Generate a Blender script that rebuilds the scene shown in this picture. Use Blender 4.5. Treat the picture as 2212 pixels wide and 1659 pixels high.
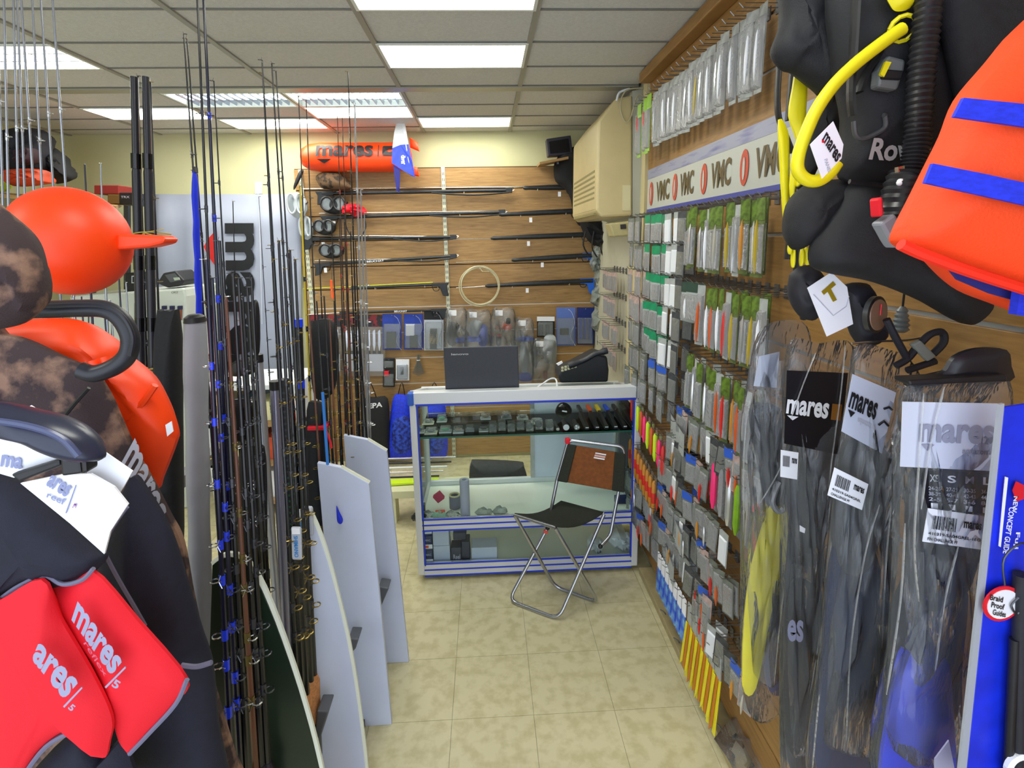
import bpy, bmesh, math, random
from mathutils import Vector as V, Matrix
S = bpy.context.scene
C = S.collection
for o in list(bpy.data.objects): bpy.data.objects.remove(o)
random.seed(7)

# ------------------------------------------------------------------ camera
W_, H_ = 2212, 1659
F, CX, CY, HC = 1170.0, 1106.0, 740.0, 1.72
dY = V(((1048-CX)/F, (CY-520)/F, -1)).normalized()
a_ = V((1, .018, 0)); dX = (a_ - a_.dot(dY)*dY).normalized(); dZ = dX.cross(dY)
MC = Matrix((dX, dY, dZ))
O = V((0, 0, HC))
cam_d = bpy.data.cameras.new('camera'); cam = bpy.data.objects.new('camera', cam_d); C.objects.link(cam)
cam.matrix_world = Matrix.Translation(O) @ MC.to_4x4()
cam_d.sensor_fit = 'HORIZONTAL'; cam_d.sensor_width = 36; cam_d.lens = F/W_*36
cam_d.shift_y = -(H_/2-CY)/W_; cam_d.clip_start = .02
S.camera = cam

# ------------------------------------------------------------------ light
S.view_settings.view_transform = 'Standard'; S.view_settings.look = 'None'
S.view_settings.exposure = 0.35; S.view_settings.gamma = 1; S.view_settings.use_curve_mapping = False
world = bpy.data.worlds.new('daylight'); S.world = world; world.use_nodes = True
bg = world.node_tree.nodes['Background']; bg.inputs[0].default_value = (.80, .88, 1, 1); bg.inputs[1].default_value = 2.0
LAMP = 12.0          # emission of the ceiling fittings' diffusers

# ------------------------------------------------------------------ pixel -> place
def ray(u, v): return MC @ V(((u-CX)/F, -(v-CY)/F, -1))
def D(u, v, z): return O + ray(u, v)*z
def onX(u, v, X): r = ray(u, v); return O + r*(X/r.x)
def onY(u, v, Y): r = ray(u, v); return O + r*(Y/r.y)
def onZ(u, v, Z): r = ray(u, v); return O + r*((Z-HC)/r.z)
def PY(pts, Y): return [onY(u, v, Y) for u, v in pts]

# ------------------------------------------------------------------ materials
def lin(h):
    h = h.lstrip('#'); c = [int(h[i:i+2], 16)/255 for i in (0, 2, 4)]
    return tuple(x/12.92 if x <= .04045 else ((x+.055)/1.055)**2.4 for x in c) + (1,)
MATS = {}
def M(name, hexc, rough=.5, metal=0, var=.0, scale=12, bump=0, bscale=60, alpha=1, emit=0, kind='noise', hex2=None, spec=.5, stretch=None, detail=3, ramp=(.35, .65), world_co=False):
    if name in MATS: return MATS[name]
    m = bpy.data.materials.new(name); m.use_nodes = True; nt = m.node_tree; N = nt.nodes; L = nt.links
    b = N['Principled BSDF']; c = lin(hexc)
    b.inputs['Base Color'].default_value = c; b.inputs['Roughness'].default_value = rough; b.inputs['Metallic'].default_value = metal
    b.inputs['Specular IOR Level'].default_value = spec
    if alpha < 1: b.inputs['Alpha'].default_value = alpha
    if emit: b.inputs['Emission Color'].default_value = c; b.inputs['Emission Strength'].default_value = emit
    if var or hex2 or bump:
        tc = N.new('ShaderNodeNewGeometry' if world_co else 'ShaderNodeTexCoord'); mp = N.new('ShaderNodeMapping'); L.new(tc.outputs['Position' if world_co else 'Object'], mp.inputs[0])
        if stretch: mp.inputs['Scale'].default_value = stretch
    if var or hex2:
        if kind == 'voronoi': t = N.new('ShaderNodeTexVoronoi'); t.inputs['Scale'].default_value = scale; out = t.outputs['Color']
        elif kind == 'wave':
            t = N.new('ShaderNodeTexNoise'); t.inputs['Scale'].default_value = scale; t.inputs['Detail'].default_value = 6; t.inputs['Distortion'].default_value = 1.2; out = t.outputs['Fac']
        else: t = N.new('ShaderNodeTexNoise'); t.inputs['Scale'].default_value = scale; t.inputs['Detail'].default_value = detail; out = t.outputs['Fac']
        L.new(mp.outputs[0], t.inputs['Vector'])
        r = N.new('ShaderNodeValToRGB'); r.color_ramp.elements[0].position, r.color_ramp.elements[1].position = ramp
        c2 = lin(hex2) if hex2 else tuple(min(1, x*(1+var)) for x in c[:3])+(1,)
        c1 = c if hex2 else tuple(x*(1-var) for x in c[:3])+(1,)
        r.color_ramp.elements[0].color = c1; r.color_ramp.elements[1].color = c2
        L.new(out, r.inputs[0]); L.new(r.outputs[0], b.inputs['Base Color'])
    if bump:
        n = N.new('ShaderNodeTexNoise'); n.inputs['Scale'].default_value = bscale; n.inputs['Detail'].default_value = 3; L.new(mp.outputs[0], n.inputs['Vector'])
        bp = N.new('ShaderNodeBump'); bp.inputs['Strength'].default_value = bump; bp.inputs['Distance'].default_value = .01
        L.new(n.outputs['Fac'], bp.inputs['Height']); L.new(bp.outputs[0], b.inputs['Normal'])
    MATS[name] = m; return m
def film(name, hexc, alpha, gloss=.08, bump=.5, bscale=45, stretch=None):
    "clear plastic film: see-through, a thin milky layer and crinkled highlights that follow Fresnel"
    if name in MATS: return MATS[name]
    m = bpy.data.materials.new(name); m.use_nodes = True; nt = m.node_tree; N = nt.nodes; L = nt.links
    N.remove(N['Principled BSDF']); out = N['Material Output']; c = lin(hexc)
    tc = N.new('ShaderNodeTexCoord'); mp = N.new('ShaderNodeMapping'); L.new(tc.outputs['Object'], mp.inputs[0])
    if stretch: mp.inputs['Scale'].default_value = stretch
    n = N.new('ShaderNodeTexNoise'); n.inputs['Scale'].default_value = bscale; n.inputs['Detail'].default_value = 3; L.new(mp.outputs[0], n.inputs['Vector'])
    bp = N.new('ShaderNodeBump'); bp.inputs['Strength'].default_value = min(1, bump); bp.inputs['Distance'].default_value = .01; L.new(n.outputs['Fac'], bp.inputs['Height'])
    t = N.new('ShaderNodeBsdfTransparent'); g = N.new('ShaderNodeBsdfGlossy'); g.inputs['Roughness'].default_value = gloss; L.new(bp.outputs[0], g.inputs['Normal'])
    d = N.new('ShaderNodeBsdfDiffuse'); d.inputs[0].default_value = c
    m1 = N.new('ShaderNodeMixShader'); m1.inputs[0].default_value = alpha; L.new(t.outputs[0], m1.inputs[1]); L.new(d.outputs[0], m1.inputs[2])
    fr = N.new('ShaderNodeFresnel'); fr.inputs[0].default_value = 1.45; L.new(bp.outputs[0], fr.inputs['Normal'])
    m2 = N.new('ShaderNodeMixShader'); L.new(fr.outputs[0], m2.inputs[0]); L.new(m1.outputs[0], m2.inputs[1]); L.new(g.outputs[0], m2.inputs[2])
    L.new(m2.outputs[0], out.inputs[0]); MATS[name] = m; return m
def glass(name, tint='#dff0ea', refl=.1):
    if name in MATS: return MATS[name]
    m = bpy.data.materials.new(name); m.use_nodes = True; nt = m.node_tree; N = nt.nodes; L = nt.links
    N.remove(N['Principled BSDF']); out = N['Material Output']
    t = N.new('ShaderNodeBsdfTransparent'); t.inputs[0].default_value = lin(tint)
    g = N.new('ShaderNodeBsdfGlossy'); g.inputs['Roughness'].default_value = .02
    fr = N.new('ShaderNodeFresnel'); fr.inputs[0].default_value = 1.28
    mx = N.new('ShaderNodeMixShader'); L.new(fr.outputs[0], mx.inputs[0]); L.new(t.outputs[0], mx.inputs[1]); L.new(g.outputs[0], mx.inputs[2])
    L.new(mx.outputs[0], out.inputs[0]); MATS[name] = m; return m

black = M('black_plastic', '#17171c', .45, var=.2, scale=30)
gloss_black = M('gloss_black', '#0d0d14', .15)
rubber = M('black_rubber', '#20202a', .6, var=.15, scale=40)
neoprene = M('black_neoprene', '#15172a', .8, var=.12, scale=60, bump=.15, bscale=500)
nylon = M('black_nylon', '#191a1f', .75, var=.15, scale=80, bump=.2, bscale=600)
white = M('white_paint', '#e9edf6', .4, var=.02)
card = M('white_card', '#f4f6ff', .5, var=.01)
chrome = M('chrome', '#c9ccd2', .22, 1)
alu = M('aluminium', '#b4b6b8', .4, .9, var=.06, scale=20)
steel = M('dark_steel', '#5b5d63', .35, .9)
cream = M('cream_wall_paint', '#cfcda2', .85, var=.03, scale=3, bump=.04)
orange = M('safety_orange', '#ff450a', .45, var=.04, scale=8)
blue = M('vivid_blue', '#1733e0', .5, var=.08, scale=30)
red = M('vivid_red', '#e3152b', .5, var=.05, scale=20)
yellow = M('vivid_yellow', '#e8dc12', .45, var=.06, scale=10)
lime = M('lime', '#cdf01a', .45)
green = M('pack_green', '#7fae1c', .4, var=.12, scale=30)
teal = M('header_teal', '#0d8a5c', .45, var=.1, scale=30)
cork = M('cork', '#c98d5a', .75, var=.2, scale=120)
ink = M('print_black', '#15161c', .5)
ink_grey = M('print_grey', '#b9bbcb', .5)
ink_white = M('print_white', '#f1f3fb', .5)
clear = film('clear_film', '#dfe5ea', .10)
clear_blister = film('clear_blister', '#cfd8d8', .16, .06, .6, 60)
wood = M('oak_laminate', '#967142', .45, kind='wave', scale=5, hex2='#b8925c', stretch=(1.2, 1, 14), ramp=(.3, .75))
wood_r = M('oak_laminate_side', '#8a6534', .5, kind='wave', scale=5, hex2='#ab8148', stretch=(1, 1.2, 14), ramp=(.3, .75))

# ------------------------------------------------------------------ mesh builder
def frame(d):
    d = d.normalized(); h = V((0, 0, 1)) if abs(d.z) < .9 else V((1, 0, 0))
    x = h.cross(d).normalized(); return x, d.cross(x)
class MB:
    def __init__(s): s.v = []; s.f = []
    def add(s, vs, fs):
        o = len(s.v); s.v += [V(p) for p in vs]; s.f += [tuple(i+o for i in f) for f in fs]; return s
    def box(s, lo, hi):
        (a, b, c), (d, e, f) = lo, hi
        return s.hexa([(a,b,c),(d,b,c),(d,e,c),(a,e,c),(a,b,f),(d,b,f),(d,e,f),(a,e,f)])
    def hexa(s, p): return s.add(p, [(3,2,1,0),(4,5,6,7),(0,1,5,4),(1,2,6,5),(2,3,7,6),(3,0,4,7)])
    def cbox(s, c, d, x=V((1,0,0)), y=V((0,1,0)), z=V((0,0,1))):
        c = V(c); a, b, e = V(x)*d[0]/2, V(y)*d[1]/2, V(z)*d[2]/2
        return s.hexa([c-a-b-e, c+a-b-e, c+a+b-e, c-a+b-e, c-a-b+e, c+a-b+e, c+a+b+e, c-a+b+e])
    def bar(s, p, q, w, t, up=V((0,0,1))):
        p, q = V(p), V(q); d = (q-p); l = d.length; d.normalize(); sd = d.cross(V(up))
        sd = sd.normalized() if sd.length > 1e-6 else V((1,0,0)); u = sd.cross(d)
        return s.cbox((p+q)/2, (w, l, t), sd, d, u)
    def prism(s, pts, vec):
        pts = [V(p) for p in pts]; n = len(pts); vec = V(vec)
        fs = [tuple(range(n)), tuple(range(2*n-1, n-1, -1))] + [(i, i+n, (i+1) % n+n, (i+1) % n) for i in range(n)]
        return s.add(pts+[p+vec for p in pts], fs)
    def tube(s, path, r, n=8, caps=True, squash=1):
        path = [V(p) for p in path]; k = len(path); rs = r if isinstance(r, (list, tuple)) else [r]*k
        vs = []; x = None
        for i, p in enumerate(path):
            d = (path[min(i+1, k-1)]-path[max(i-1, 0)])
            if d.length < 1e-9: d = V((0,0,1))
            d.normalize()
            if x is None: x, y = frame(d)
            else:
                x = x - d*x.dot(d)
                x = x.normalized() if x.length > 1e-6 else frame(d)[0]
                y = d.cross(x)
            vs += [p + (x*math.cos(2*math.pi*j/n) + y*math.sin(2*math.pi*j/n)*squash)*rs[i] for j in range(n)]
        fs = [(i*n+j, i*n+(j+1) % n, (i+1)*n+(j+1) % n, (i+1)*n+j) for i in range(k-1) for j in range(n)]
        if caps: fs += [tuple(range(n-1, -1, -1)), tuple(range((k-1)*n, k*n))]
        return s.add(vs, fs)
    def lathe(s, prof, o, axis=(0,0,1), n=16):
        o = V(o); d = V(axis).normalized(); path = [o+d*h for r, h in prof]
        x, y = frame(d); k = len(prof)
        vs = [path[i] + (x*math.cos(2*math.pi*j/n)+y*math.sin(2*math.pi*j/n))*max(prof[i][0], 1e-5) for i in range(k) for j in range(n)]
        fs = [(i*n+j, i*n+(j+1) % n, (i+1)*n+(j+1) % n, (i+1)*n+j) for i in range(k-1) for j in range(n)]
        return s.add(vs, fs + [tuple(range(n-1, -1, -1)), tuple(range((k-1)*n, k*n))])
    def ring(s, c, nrm, R, r, n=20, m=6, arc=1.0, start=0):
        x, y = frame(V(nrm)); c = V(c); k = n+1
        s.tube([c+(x*math.cos(start+2*math.pi*arc*i/n)+y*math.sin(start+2*math.pi*arc*i/n))*R for i in range(k)], r, m); return s
    def ball(s, c, rx, ry=None, rz=None, n=16, m=10):
        ry = ry or rx; rz = rz or rx; c = V(c); vs = []; fs = []
        for i in range(m+1):
            t = math.pi*i/m
            for j in range(n):
                p = 2*math.pi*j/n; vs.append(c+V((rx*math.sin(t)*math.cos(p), ry*math.sin(t)*math.sin(p), rz*math.cos(t))))
        fs = [(i*n+j, (i+1)*n+j, (i+1)*n+(j+1) % n, i*n+(j+1) % n) for i in range(m) for j in range(n)]
        return s.add(vs, fs)
    def pillow(s, pts, vec, rings=5, c=None, back=True, edge=.0, pw=.5, wob=0):
        "soft closed body over an outline; vec = half thickness towards the front"
        pts = [V(p) for p in pts]; n = len(pts); vec = V(vec)
        c = V(c) if c is not None else sum(pts, V())/n
        vs = []; fs = []
        def side(sg):
            o = len(vs)
            for k in range(rings+1):
                t = k/rings; hgt = (1-(1-t)**2)**pw*(1-edge)+edge
                for i, p in enumerate(pts):
                    q = p.lerp(c, t*.98) + vec*sg*hgt
                    if wob and 0 < k: q += vec*sg*wob*math.sin(i*2.4*math.pi*3/n+k*1.3)*t*(1-t)*3
                    vs.append(q)
            for k in range(rings):
                for i in range(n):
                    q = (o+k*n+i, o+k*n+(i+1) % n, o+(k+1)*n+(i+1) % n, o+(k+1)*n+i)
                    fs.append(q if sg > 0 else q[::-1])
            e = o+rings*n; fs.append(tuple(range(e, e+n)) if sg > 0 else tuple(range(e+n-1, e-1, -1)))
            return o
        a = side(1); b = side(-1)
        if edge > 0: fs += [(a+i, b+i, b+(i+1) % n, a+(i+1) % n) for i in range(n)]
        return s.add(vs, fs)
    def mesh(s, name, mats, org=V((0,0,0)), smooth=False):
        me = bpy.data.meshes.new(name); me.from_pydata([p-org for p in s.v], [], s.f)
        for m in (mats if isinstance(mats, (list, tuple)) else [mats]): me.materials.append(m)
        bm = bmesh.new(); bm.from_mesh(me); bmesh.ops.remove_doubles(bm, verts=bm.verts, dist=1e-6); bmesh.ops.recalc_face_normals(bm, faces=bm.faces); bm.to_mesh(me); bm.free()
        if smooth: smooth_by_angle(me)
        me.update(); return me
    def build(s, name, mat, parent=None, smooth=False, bevel=0, label=None, cat=None, group=None, kind=None, org=None):
        if org is None:
            if parent is not None: org = wloc(parent)
            elif s.v:
                xs = [p.x for p in s.v]; ys = [p.y for p in s.v]; zs = [p.z for p in s.v]
                org = V(((min(xs)+max(xs))/2, (min(ys)+max(ys))/2, min(zs)))
        me = s.mesh(name, mat, org, smooth); o = bpy.data.objects.new(name, me); C.objects.link(o)
        if parent is not None: o.parent = parent; o.location = org-wloc(parent)
        else: o.location = org
        if bevel:
            b = o.modifiers.new('bevel', 'BEVEL'); b.width = bevel; b.segments = 2; b.limit_method = 'ANGLE'
        tag(o, label, cat, group, kind); return o
def smooth_by_angle(me, ang=.7):
    bm = bmesh.new(); bm.from_mesh(me)
    for f in bm.faces: f.smooth = True
    for e in bm.edges:
        if len(e.link_faces) == 2 and e.calc_face_angle(0) > ang: e.smooth = False
    bm.to_mesh(me); bm.free()
def wloc(o):
    l = o.location.copy()
    while o.parent: o = o.parent; l += o.location
    return l
def tag(o, label=None, cat=None, group=None, kind=None):
    if label: o['label'] = label
    if cat: o['category'] = cat
    if group: o['group'] = group
    if kind: o['kind'] = kind
    return o
def thing(name, label, cat, loc=(0,0,0), group=None, kind=None):
    o = bpy.data.objects.new(name, None); C.objects.link(o); o.location = V(loc); o.empty_display_size = .05
    return tag(o, label, cat, group, kind)
def inst(name, me, loc, parent=None, rz=0, scale=None, label=None, cat=None, group=None, kind=None, rot=None):
    o = bpy.data.objects.new(name, me); C.objects.link(o)
    if parent is not None: o.parent = parent; loc = V(loc)-wloc(parent)
    o.location = loc; o.rotation_euler = rot or (0, 0, rz)
    if scale: o.scale = scale
    return tag(o, label, cat, group, kind)
def smoothline(pts, k=6, closed=False):
    pts = [V(p) for p in pts]; n = len(pts); out = []
    rng = range(n) if closed else range(n-1)
    for i in rng:
        g = lambda j: pts[j % n] if closed else pts[max(0, min(n-1, j))]
        a, b, c, d = g(i-1), g(i), g(i+1), g(i+2)
        for t in range(k):
            t /= k; out.append(.5*((2*b)+(c-a)*t+(2*a-5*b+4*c-d)*t*t+(3*b-a-3*c+d)*t**3))
    if not closed: out.append(pts[-1])
    return out
TXT = {}
def text2d(s, bold=.0):
    k = (s, bold)
    if k in TXT: return TXT[k]
    cu = bpy.data.curves.new('t', 'FONT'); cu.body = s; cu.offset = bold; cu.resolution_u = 3
    ob = bpy.data.objects.new('t', cu); me = bpy.data.meshes.new_from_object(ob)
    vs = [(v.co.x, v.co.y) for v in me.vertices]; fs = [tuple(p.vertices) for p in me.polygons]
    bpy.data.objects.remove(ob); bpy.data.curves.remove(cu); bpy.data.meshes.remove(me)
    x0 = min(v[0] for v in vs); x1 = max(v[0] for v in vs); y0 = min(v[1] for v in vs); y1 = max(v[1] for v in vs)
    vs = [((x-x0)/(x1-x0), (y-y0)/(y1-y0)) for x, y in vs]
    TXT[k] = (vs, fs); return TXT[k]
def bil(q, x, y):
    a, b, c, d = q     # bottom-left, bottom-right, top-right, top-left
    return a*(1-x)*(1-y)+b*x*(1-y)+c*x*y+d*(1-x)*y
def text_quad(s, quad, mat, parent, bold=.02, name='lettering', mb=None, label=None, fn=None):
    vs, fs = text2d(s, bold); q = [V(p) for p in quad]
    m = mb or MB(); m.add([(fn(x, y) if fn else bil(q, x, y)) for x, y in vs], fs)
    return m if mb else m.build(name, mat, parent, label=label)
ORD = ['first','second','third','fourth','fifth','sixth','seventh','eighth','ninth','tenth','eleventh','twelfth','thirteenth','fourteenth','fifteenth','sixteenth','seventeenth','eighteenth','nineteenth','twentieth']
ORD += ['twenty-'+o for o in ORD[:9]]+['thirtieth']+['thirty-'+o for o in ORD[:9]]
UP = V((0,0,1)); FW = V((0,1,0))
# ================================================================== the room
BW = 4.17; RW = .82; LW = -3.05; CH = 2.5
floor_m = M('floor_terrazzo', '#c0b78c', .38, kind='noise', scale=20, hex2='#d2caa4', detail=5, ramp=(.36, .56), world_co=True)
grout = M('floor_joint', '#8f8a6a', .7)
ceil_m = M('ceiling_tile', '#d3d2d0', .9, var=.05, scale=90, bump=.25, bscale=260)
bar_m = M('ceiling_bar', '#a09e94', .5)
slab = MB().box((LW-.1, -.9, -.05), (RW+.1, BW+.1, -.002)).build('floor', grout, kind='structure')
tl = MB().box((-.1492, -.1492, 0), (.1492, .1492, .004)).mesh('floor_tile', floor_m)
for i in range(-11, 4):
    for j in range(-3, 10):
        inst('floor_tile', tl, (-.017+.3*i, 1.852+.3*j-.3, -.004), slab)
# ceiling: bars, tiles, fittings
cg = MB().box((LW-.1, -.9, CH+.03), (RW+.1, BW+.1, CH+.08)).build('ceiling', ceil_m, kind='structure')
xs = [.82, .2, -.42, -1.04, -1.66, -2.28, -2.90, -3.05]
ys = [-.9]+[2.67-.3125*k for k in range(9, -1, -1)] + [2.98]
ys2 = [3.06, 3.37, 3.67, 3.98, 4.17]
allr = list(zip(ys[:-1], ys[1:])) + list(zip(ys2[:-1], ys2[1:]))
LIT = {}
FIT = [(1, 9-1, 'lit'), (1, 10-1+1, 'lit')]
def row_of(y): return next(i for i, (a, b) in enumerate(allr) if a <= y < b)
def col_of(x): return next(i for i in range(len(xs)-1) if xs[i+1] <= x < xs[i])
fits = [(-.1, 1.9, 'lit', 'first bright ceiling light above the aisle, nearest the entrance'),
        (-.1, 2.5, 'lit', 'bright rectangular ceiling light in the middle of the aisle'),
        (-.1, 3.8, 'lit', 'small bright ceiling light nearest the speargun wall, above the counter'),
        (-.7, 3.5, 'lit', 'bright ceiling light touching a dark louvred one, over the orange float'),
        (-.7, 3.2, 'louvre', 'half-dark louvred ceiling light above the orange float, right of two'),
        (-1.9, 3.5, 'lit', 'bright ceiling light behind the dark rod tubes'),
        (-1.3, 3.2, 'louvre', 'half-dark louvred ceiling light behind the tall black rods, left of two'),
        (-1.3, 3.8, 'lit', 'bright ceiling light by the back wall above the hanging banner'),
        (-1.9, 2.5, 'ribbed', 'ribbed bright ceiling light over the silver rods at left'),
        (-.1, .65, 'lit', 'ceiling light behind the photographer above the doorway'),
        (-1.9, .65, 'lit', 'ceiling light over the wetsuits near the entrance')]
taken = {(col_of(x), row_of(y)): (k, l) for x, y, k, l in fits}
diff_m = M('lamp_diffuser', '#fffff4', .6, emit=LAMP)
tube_m = M('lamp_tube', '#f4fff8', .5, emit=LAMP*1.3)
louvre_m = M('louvre_aluminium', '#aeb4c4', .25, .9)
fit_m = M('fitting_white', '#e8ece6', .4)
tiles = {}
for ci in range(len(xs)-1):
    for ri, (y0, y1) in enumerate(allr):
        x1, x0 = xs[ci], xs[ci+1]; cx, cy = (x0+x1)/2, (y0+y1)/2; w, d = x1-x0, y1-y0
        if (ci, ri) in taken:
            k, l = taken[(ci, ri)]
            t = thing('ceiling_light', l, 'ceiling light', (cx, cy, CH))
            e = .012
            f = MB()
            f.box((x0+.004, y0+.004, CH-.006), (x0+.004+e, y1-.004, CH+.03)); f.box((x1-.004-e, y0+.004, CH-.006), (x1-.004, y1-.004, CH+.03))
            f.box((x0+.004+e, y0+.004, CH-.006), (x1-.004-e, y0+.004+e, CH+.03)); f.box((x0+.004+e, y1-.004-e, CH-.006), (x1-.004-e, y1-.004, CH+.03))
            f.build('frame', fit_m, t)
            ix0, ix1, iy0, iy1 = x0+.017, x1-.017, y0+.017, y1-.017
            if k == 'lit': MB().box((ix0, iy0, CH+.004), (ix1, iy1, CH+.014)).build('diffuser', diff_m, t)
            elif k == 'ribbed':
                MB().box((ix0, iy0, CH+.02), (ix1, iy1, CH+.028)).build('diffuser', diff_m, t)
                for q in range(1, 12): MB().box((ix0+(ix1-ix0)*q/12-.002, iy0, CH-.004), (ix0+(ix1-ix0)*q/12+.002, iy1, CH+.02)).build('louvre_blade', fit_m, t)
                for q in (1, 2): MB().box((ix0, iy0+(iy1-iy0)*q/3-.004, CH-.004), (ix1, iy0+(iy1-iy0)*q/3+.004, CH+.02)).build('reflector_rail', louvre_m, t)
            else:
                MB().box((ix0, iy0, CH+.026), (ix1, iy1, CH+.029)).build('reflector', louvre_m, t)
                for q in range(2): MB().tube([(ix0+.01, iy0+(iy1-iy0)*(.3+.4*q), CH+.018), (ix1-.01, iy0+(iy1-iy0)*(.3+.4*q), CH+.018)], .006, 8).build('lamp_tube', tube_m, t)
                for q in range(1, 14):
                    x = ix0+(ix1-ix0)*q/14; MB().hexa([(x-.001, iy0, CH), (x+.001, iy0, CH), (x+.001, iy1, CH), (x-.001, iy1, CH), (x-.006, iy0, CH+.02), (x+.006, iy0, CH+.02), (x+.006, iy1, CH+.02), (x-.006, iy1, CH+.02)]).build('louvre_blade', louvre_m, t)
        else:
            key = (round(w, 3), round(d, 3))
            if key not in tiles: tiles[key] = MB().box((-w/2+.006, -d/2+.006, .004), (w/2-.006, d/2-.006, .03)).mesh('ceiling_tile', ceil_m)
            inst('ceiling_tile', tiles[key], (cx, cy, CH), cg)
b = MB()
for x in xs[1:-1]: b.box((x-.011, -.9, CH-.003), (x+.011, BW, CH+.004))
b.build('tee_bar', bar_m, cg)
for y in sorted(set(ys[1:]+ys2[:-1])):
    MB().box((LW, y-.0025, CH-.001), (RW, y+.0025, CH+.003)).build('joint_shadow_bar', M('joint_shadow_grey', '#77756b', .6), cg)  # joint bars coloured dark to stand for the shadow gaps between tiles
MB().box((LW, 2.982, CH-.006), (RW, 3.058, CH+.03)).build('trim_1', M('ceiling_beam', '#a5a498', .35), kind='structure')
# walls
MB().box((LW-.1, BW, 0), (RW+.1, BW+.1, CH+.05)).build('wall_back', cream, kind='structure')
MB().box((LW-.1, -.9, 0), (LW, BW, CH+.05)).build('wall_left', cream, kind='structure')
wr = MB().box((RW+.015, -.9, 0), (RW+.1, BW, CH+.05)).build('wall_right', M('grey_wall_paint', '#bdbba6', .8, var=.03), kind='structure')
MB().box((.755, -.2, 0), (RW+.015, 2.52, .035)).build('baseboard_right', M('base_ledge', '#a89a72', .6, var=.1, scale=20), kind='structure', bevel=.003)
for k in range(6): 
    p = onZ(1428+k*26, 1328+k*62, .037)
    MB().tube(smoothline([V((.765+.01*math.cos(i/6*math.pi*2), p.y+.018*math.sin(i/6*math.pi), .037+.012*math.sin(i/6*math.pi))) for i in range(7)], 3), .0022, 6).build('wire_loop', steel, bpy.data.objects['baseboard_right'])
# slatwall at the back: every board its own piece, aluminium channels between
sw = thing('slat_panel', 'oak slat panel on the back wall behind the counter', 'panel', (-.3, BW-.02, 0))
PB = BW-.022
tops = [362, 408, 464, 517, 572, 621, 661, 716, 771, 826, 882, 940, 1000]
X0 = onY(655, 600, PB).x; X1 = RW+.01
zz = [onY(955, v, PB).z for v in tops if v < 985]+[.02]
rail = M('slat_channel', '#d9d2c9', .35, .4)
for i in range(len(zz)-1):
    if zz[i]-.004 > zz[i+1]+.006: MB().box((X0, PB, zz[i+1]+.004), (X1, BW-.002, zz[i]-.004)).build('board', wood, sw, bevel=.002)
    if i >= 6: MB().box((X0, PB+.004, zz[i]-.005), (X1, BW-.002, zz[i]+.005)).build('channel', rail, sw)
    else: MB().box((X0, PB+.012, zz[i]-.005), (X1, BW-.002, zz[i]+.005)).build('channel', M('groove', '#5d4423', .6), sw)
slot_m = M('slot_dark', '#3a3d35', .6)
def standard(u0, v0, u1, v1, label, w=.028, yellow_edge=False):
    a, b = onY(u0, v0, PB-.012), onY(u1, v1, PB-.012); x = (a.x+b.x)/2
    t = thing('slotted_upright', label, 'upright', (x, PB-.006, b.z), group='slotted uprights of the back wall')
    MB().box((x-w/2, PB-.012, b.z), (x+w/2, PB-.001, a.z)).build('channel', M('upright_cream', '#dcdcc4', .4, .2), t, bevel=.002)
    s = MB(); z = a.z-.05
    while z > b.z+.03:
        for q in (-.006, .006): s.box((x+q-.002, PB-.0128, z-.011), (x+q+.002, PB-.0118, z+.011))
        z -= .042
    s.build('slot_row', slot_m, t, kind='stuff')
standard(953, 360, 985, 1003, 'cream slotted upright in the middle of the speargun wall')
standard(662, 366, 672, 800, 'cream slotted upright at the left end of the speargun wall')
# right wall: boards + channels
rp = thing('slat_panel', 'oak slat panel along the right wall behind the hanging tackle', 'panel', (RW, 1.4, 0))
zs = [.05+.152*i for i in range(17)]
for i, z in enumerate(zs[:-1]):
    z1 = min(zs[i+1], CH-.005); MB().box((RW-.004, -.3, z+.005), (RW+.015, 2.76, z1-.004)).build('board', wood_r, rp, bevel=.002)
    MB().box((RW+.002, -.3, z-.004), (RW+.015, 2.76, z+.005)).build('channel', alu, rp)
MB().box((RW-.06, -.3, CH-.05), (RW-.004, 2.76, CH-.004)).build('cornice', wood_r, rp, bevel=.004)
MB().box((RW-.02, 2.76, .04), (RW+.015, 2.82, CH-.04)).build('end_strip', M('end_strip_beige', '#c6b98c', .6), rp)
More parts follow.
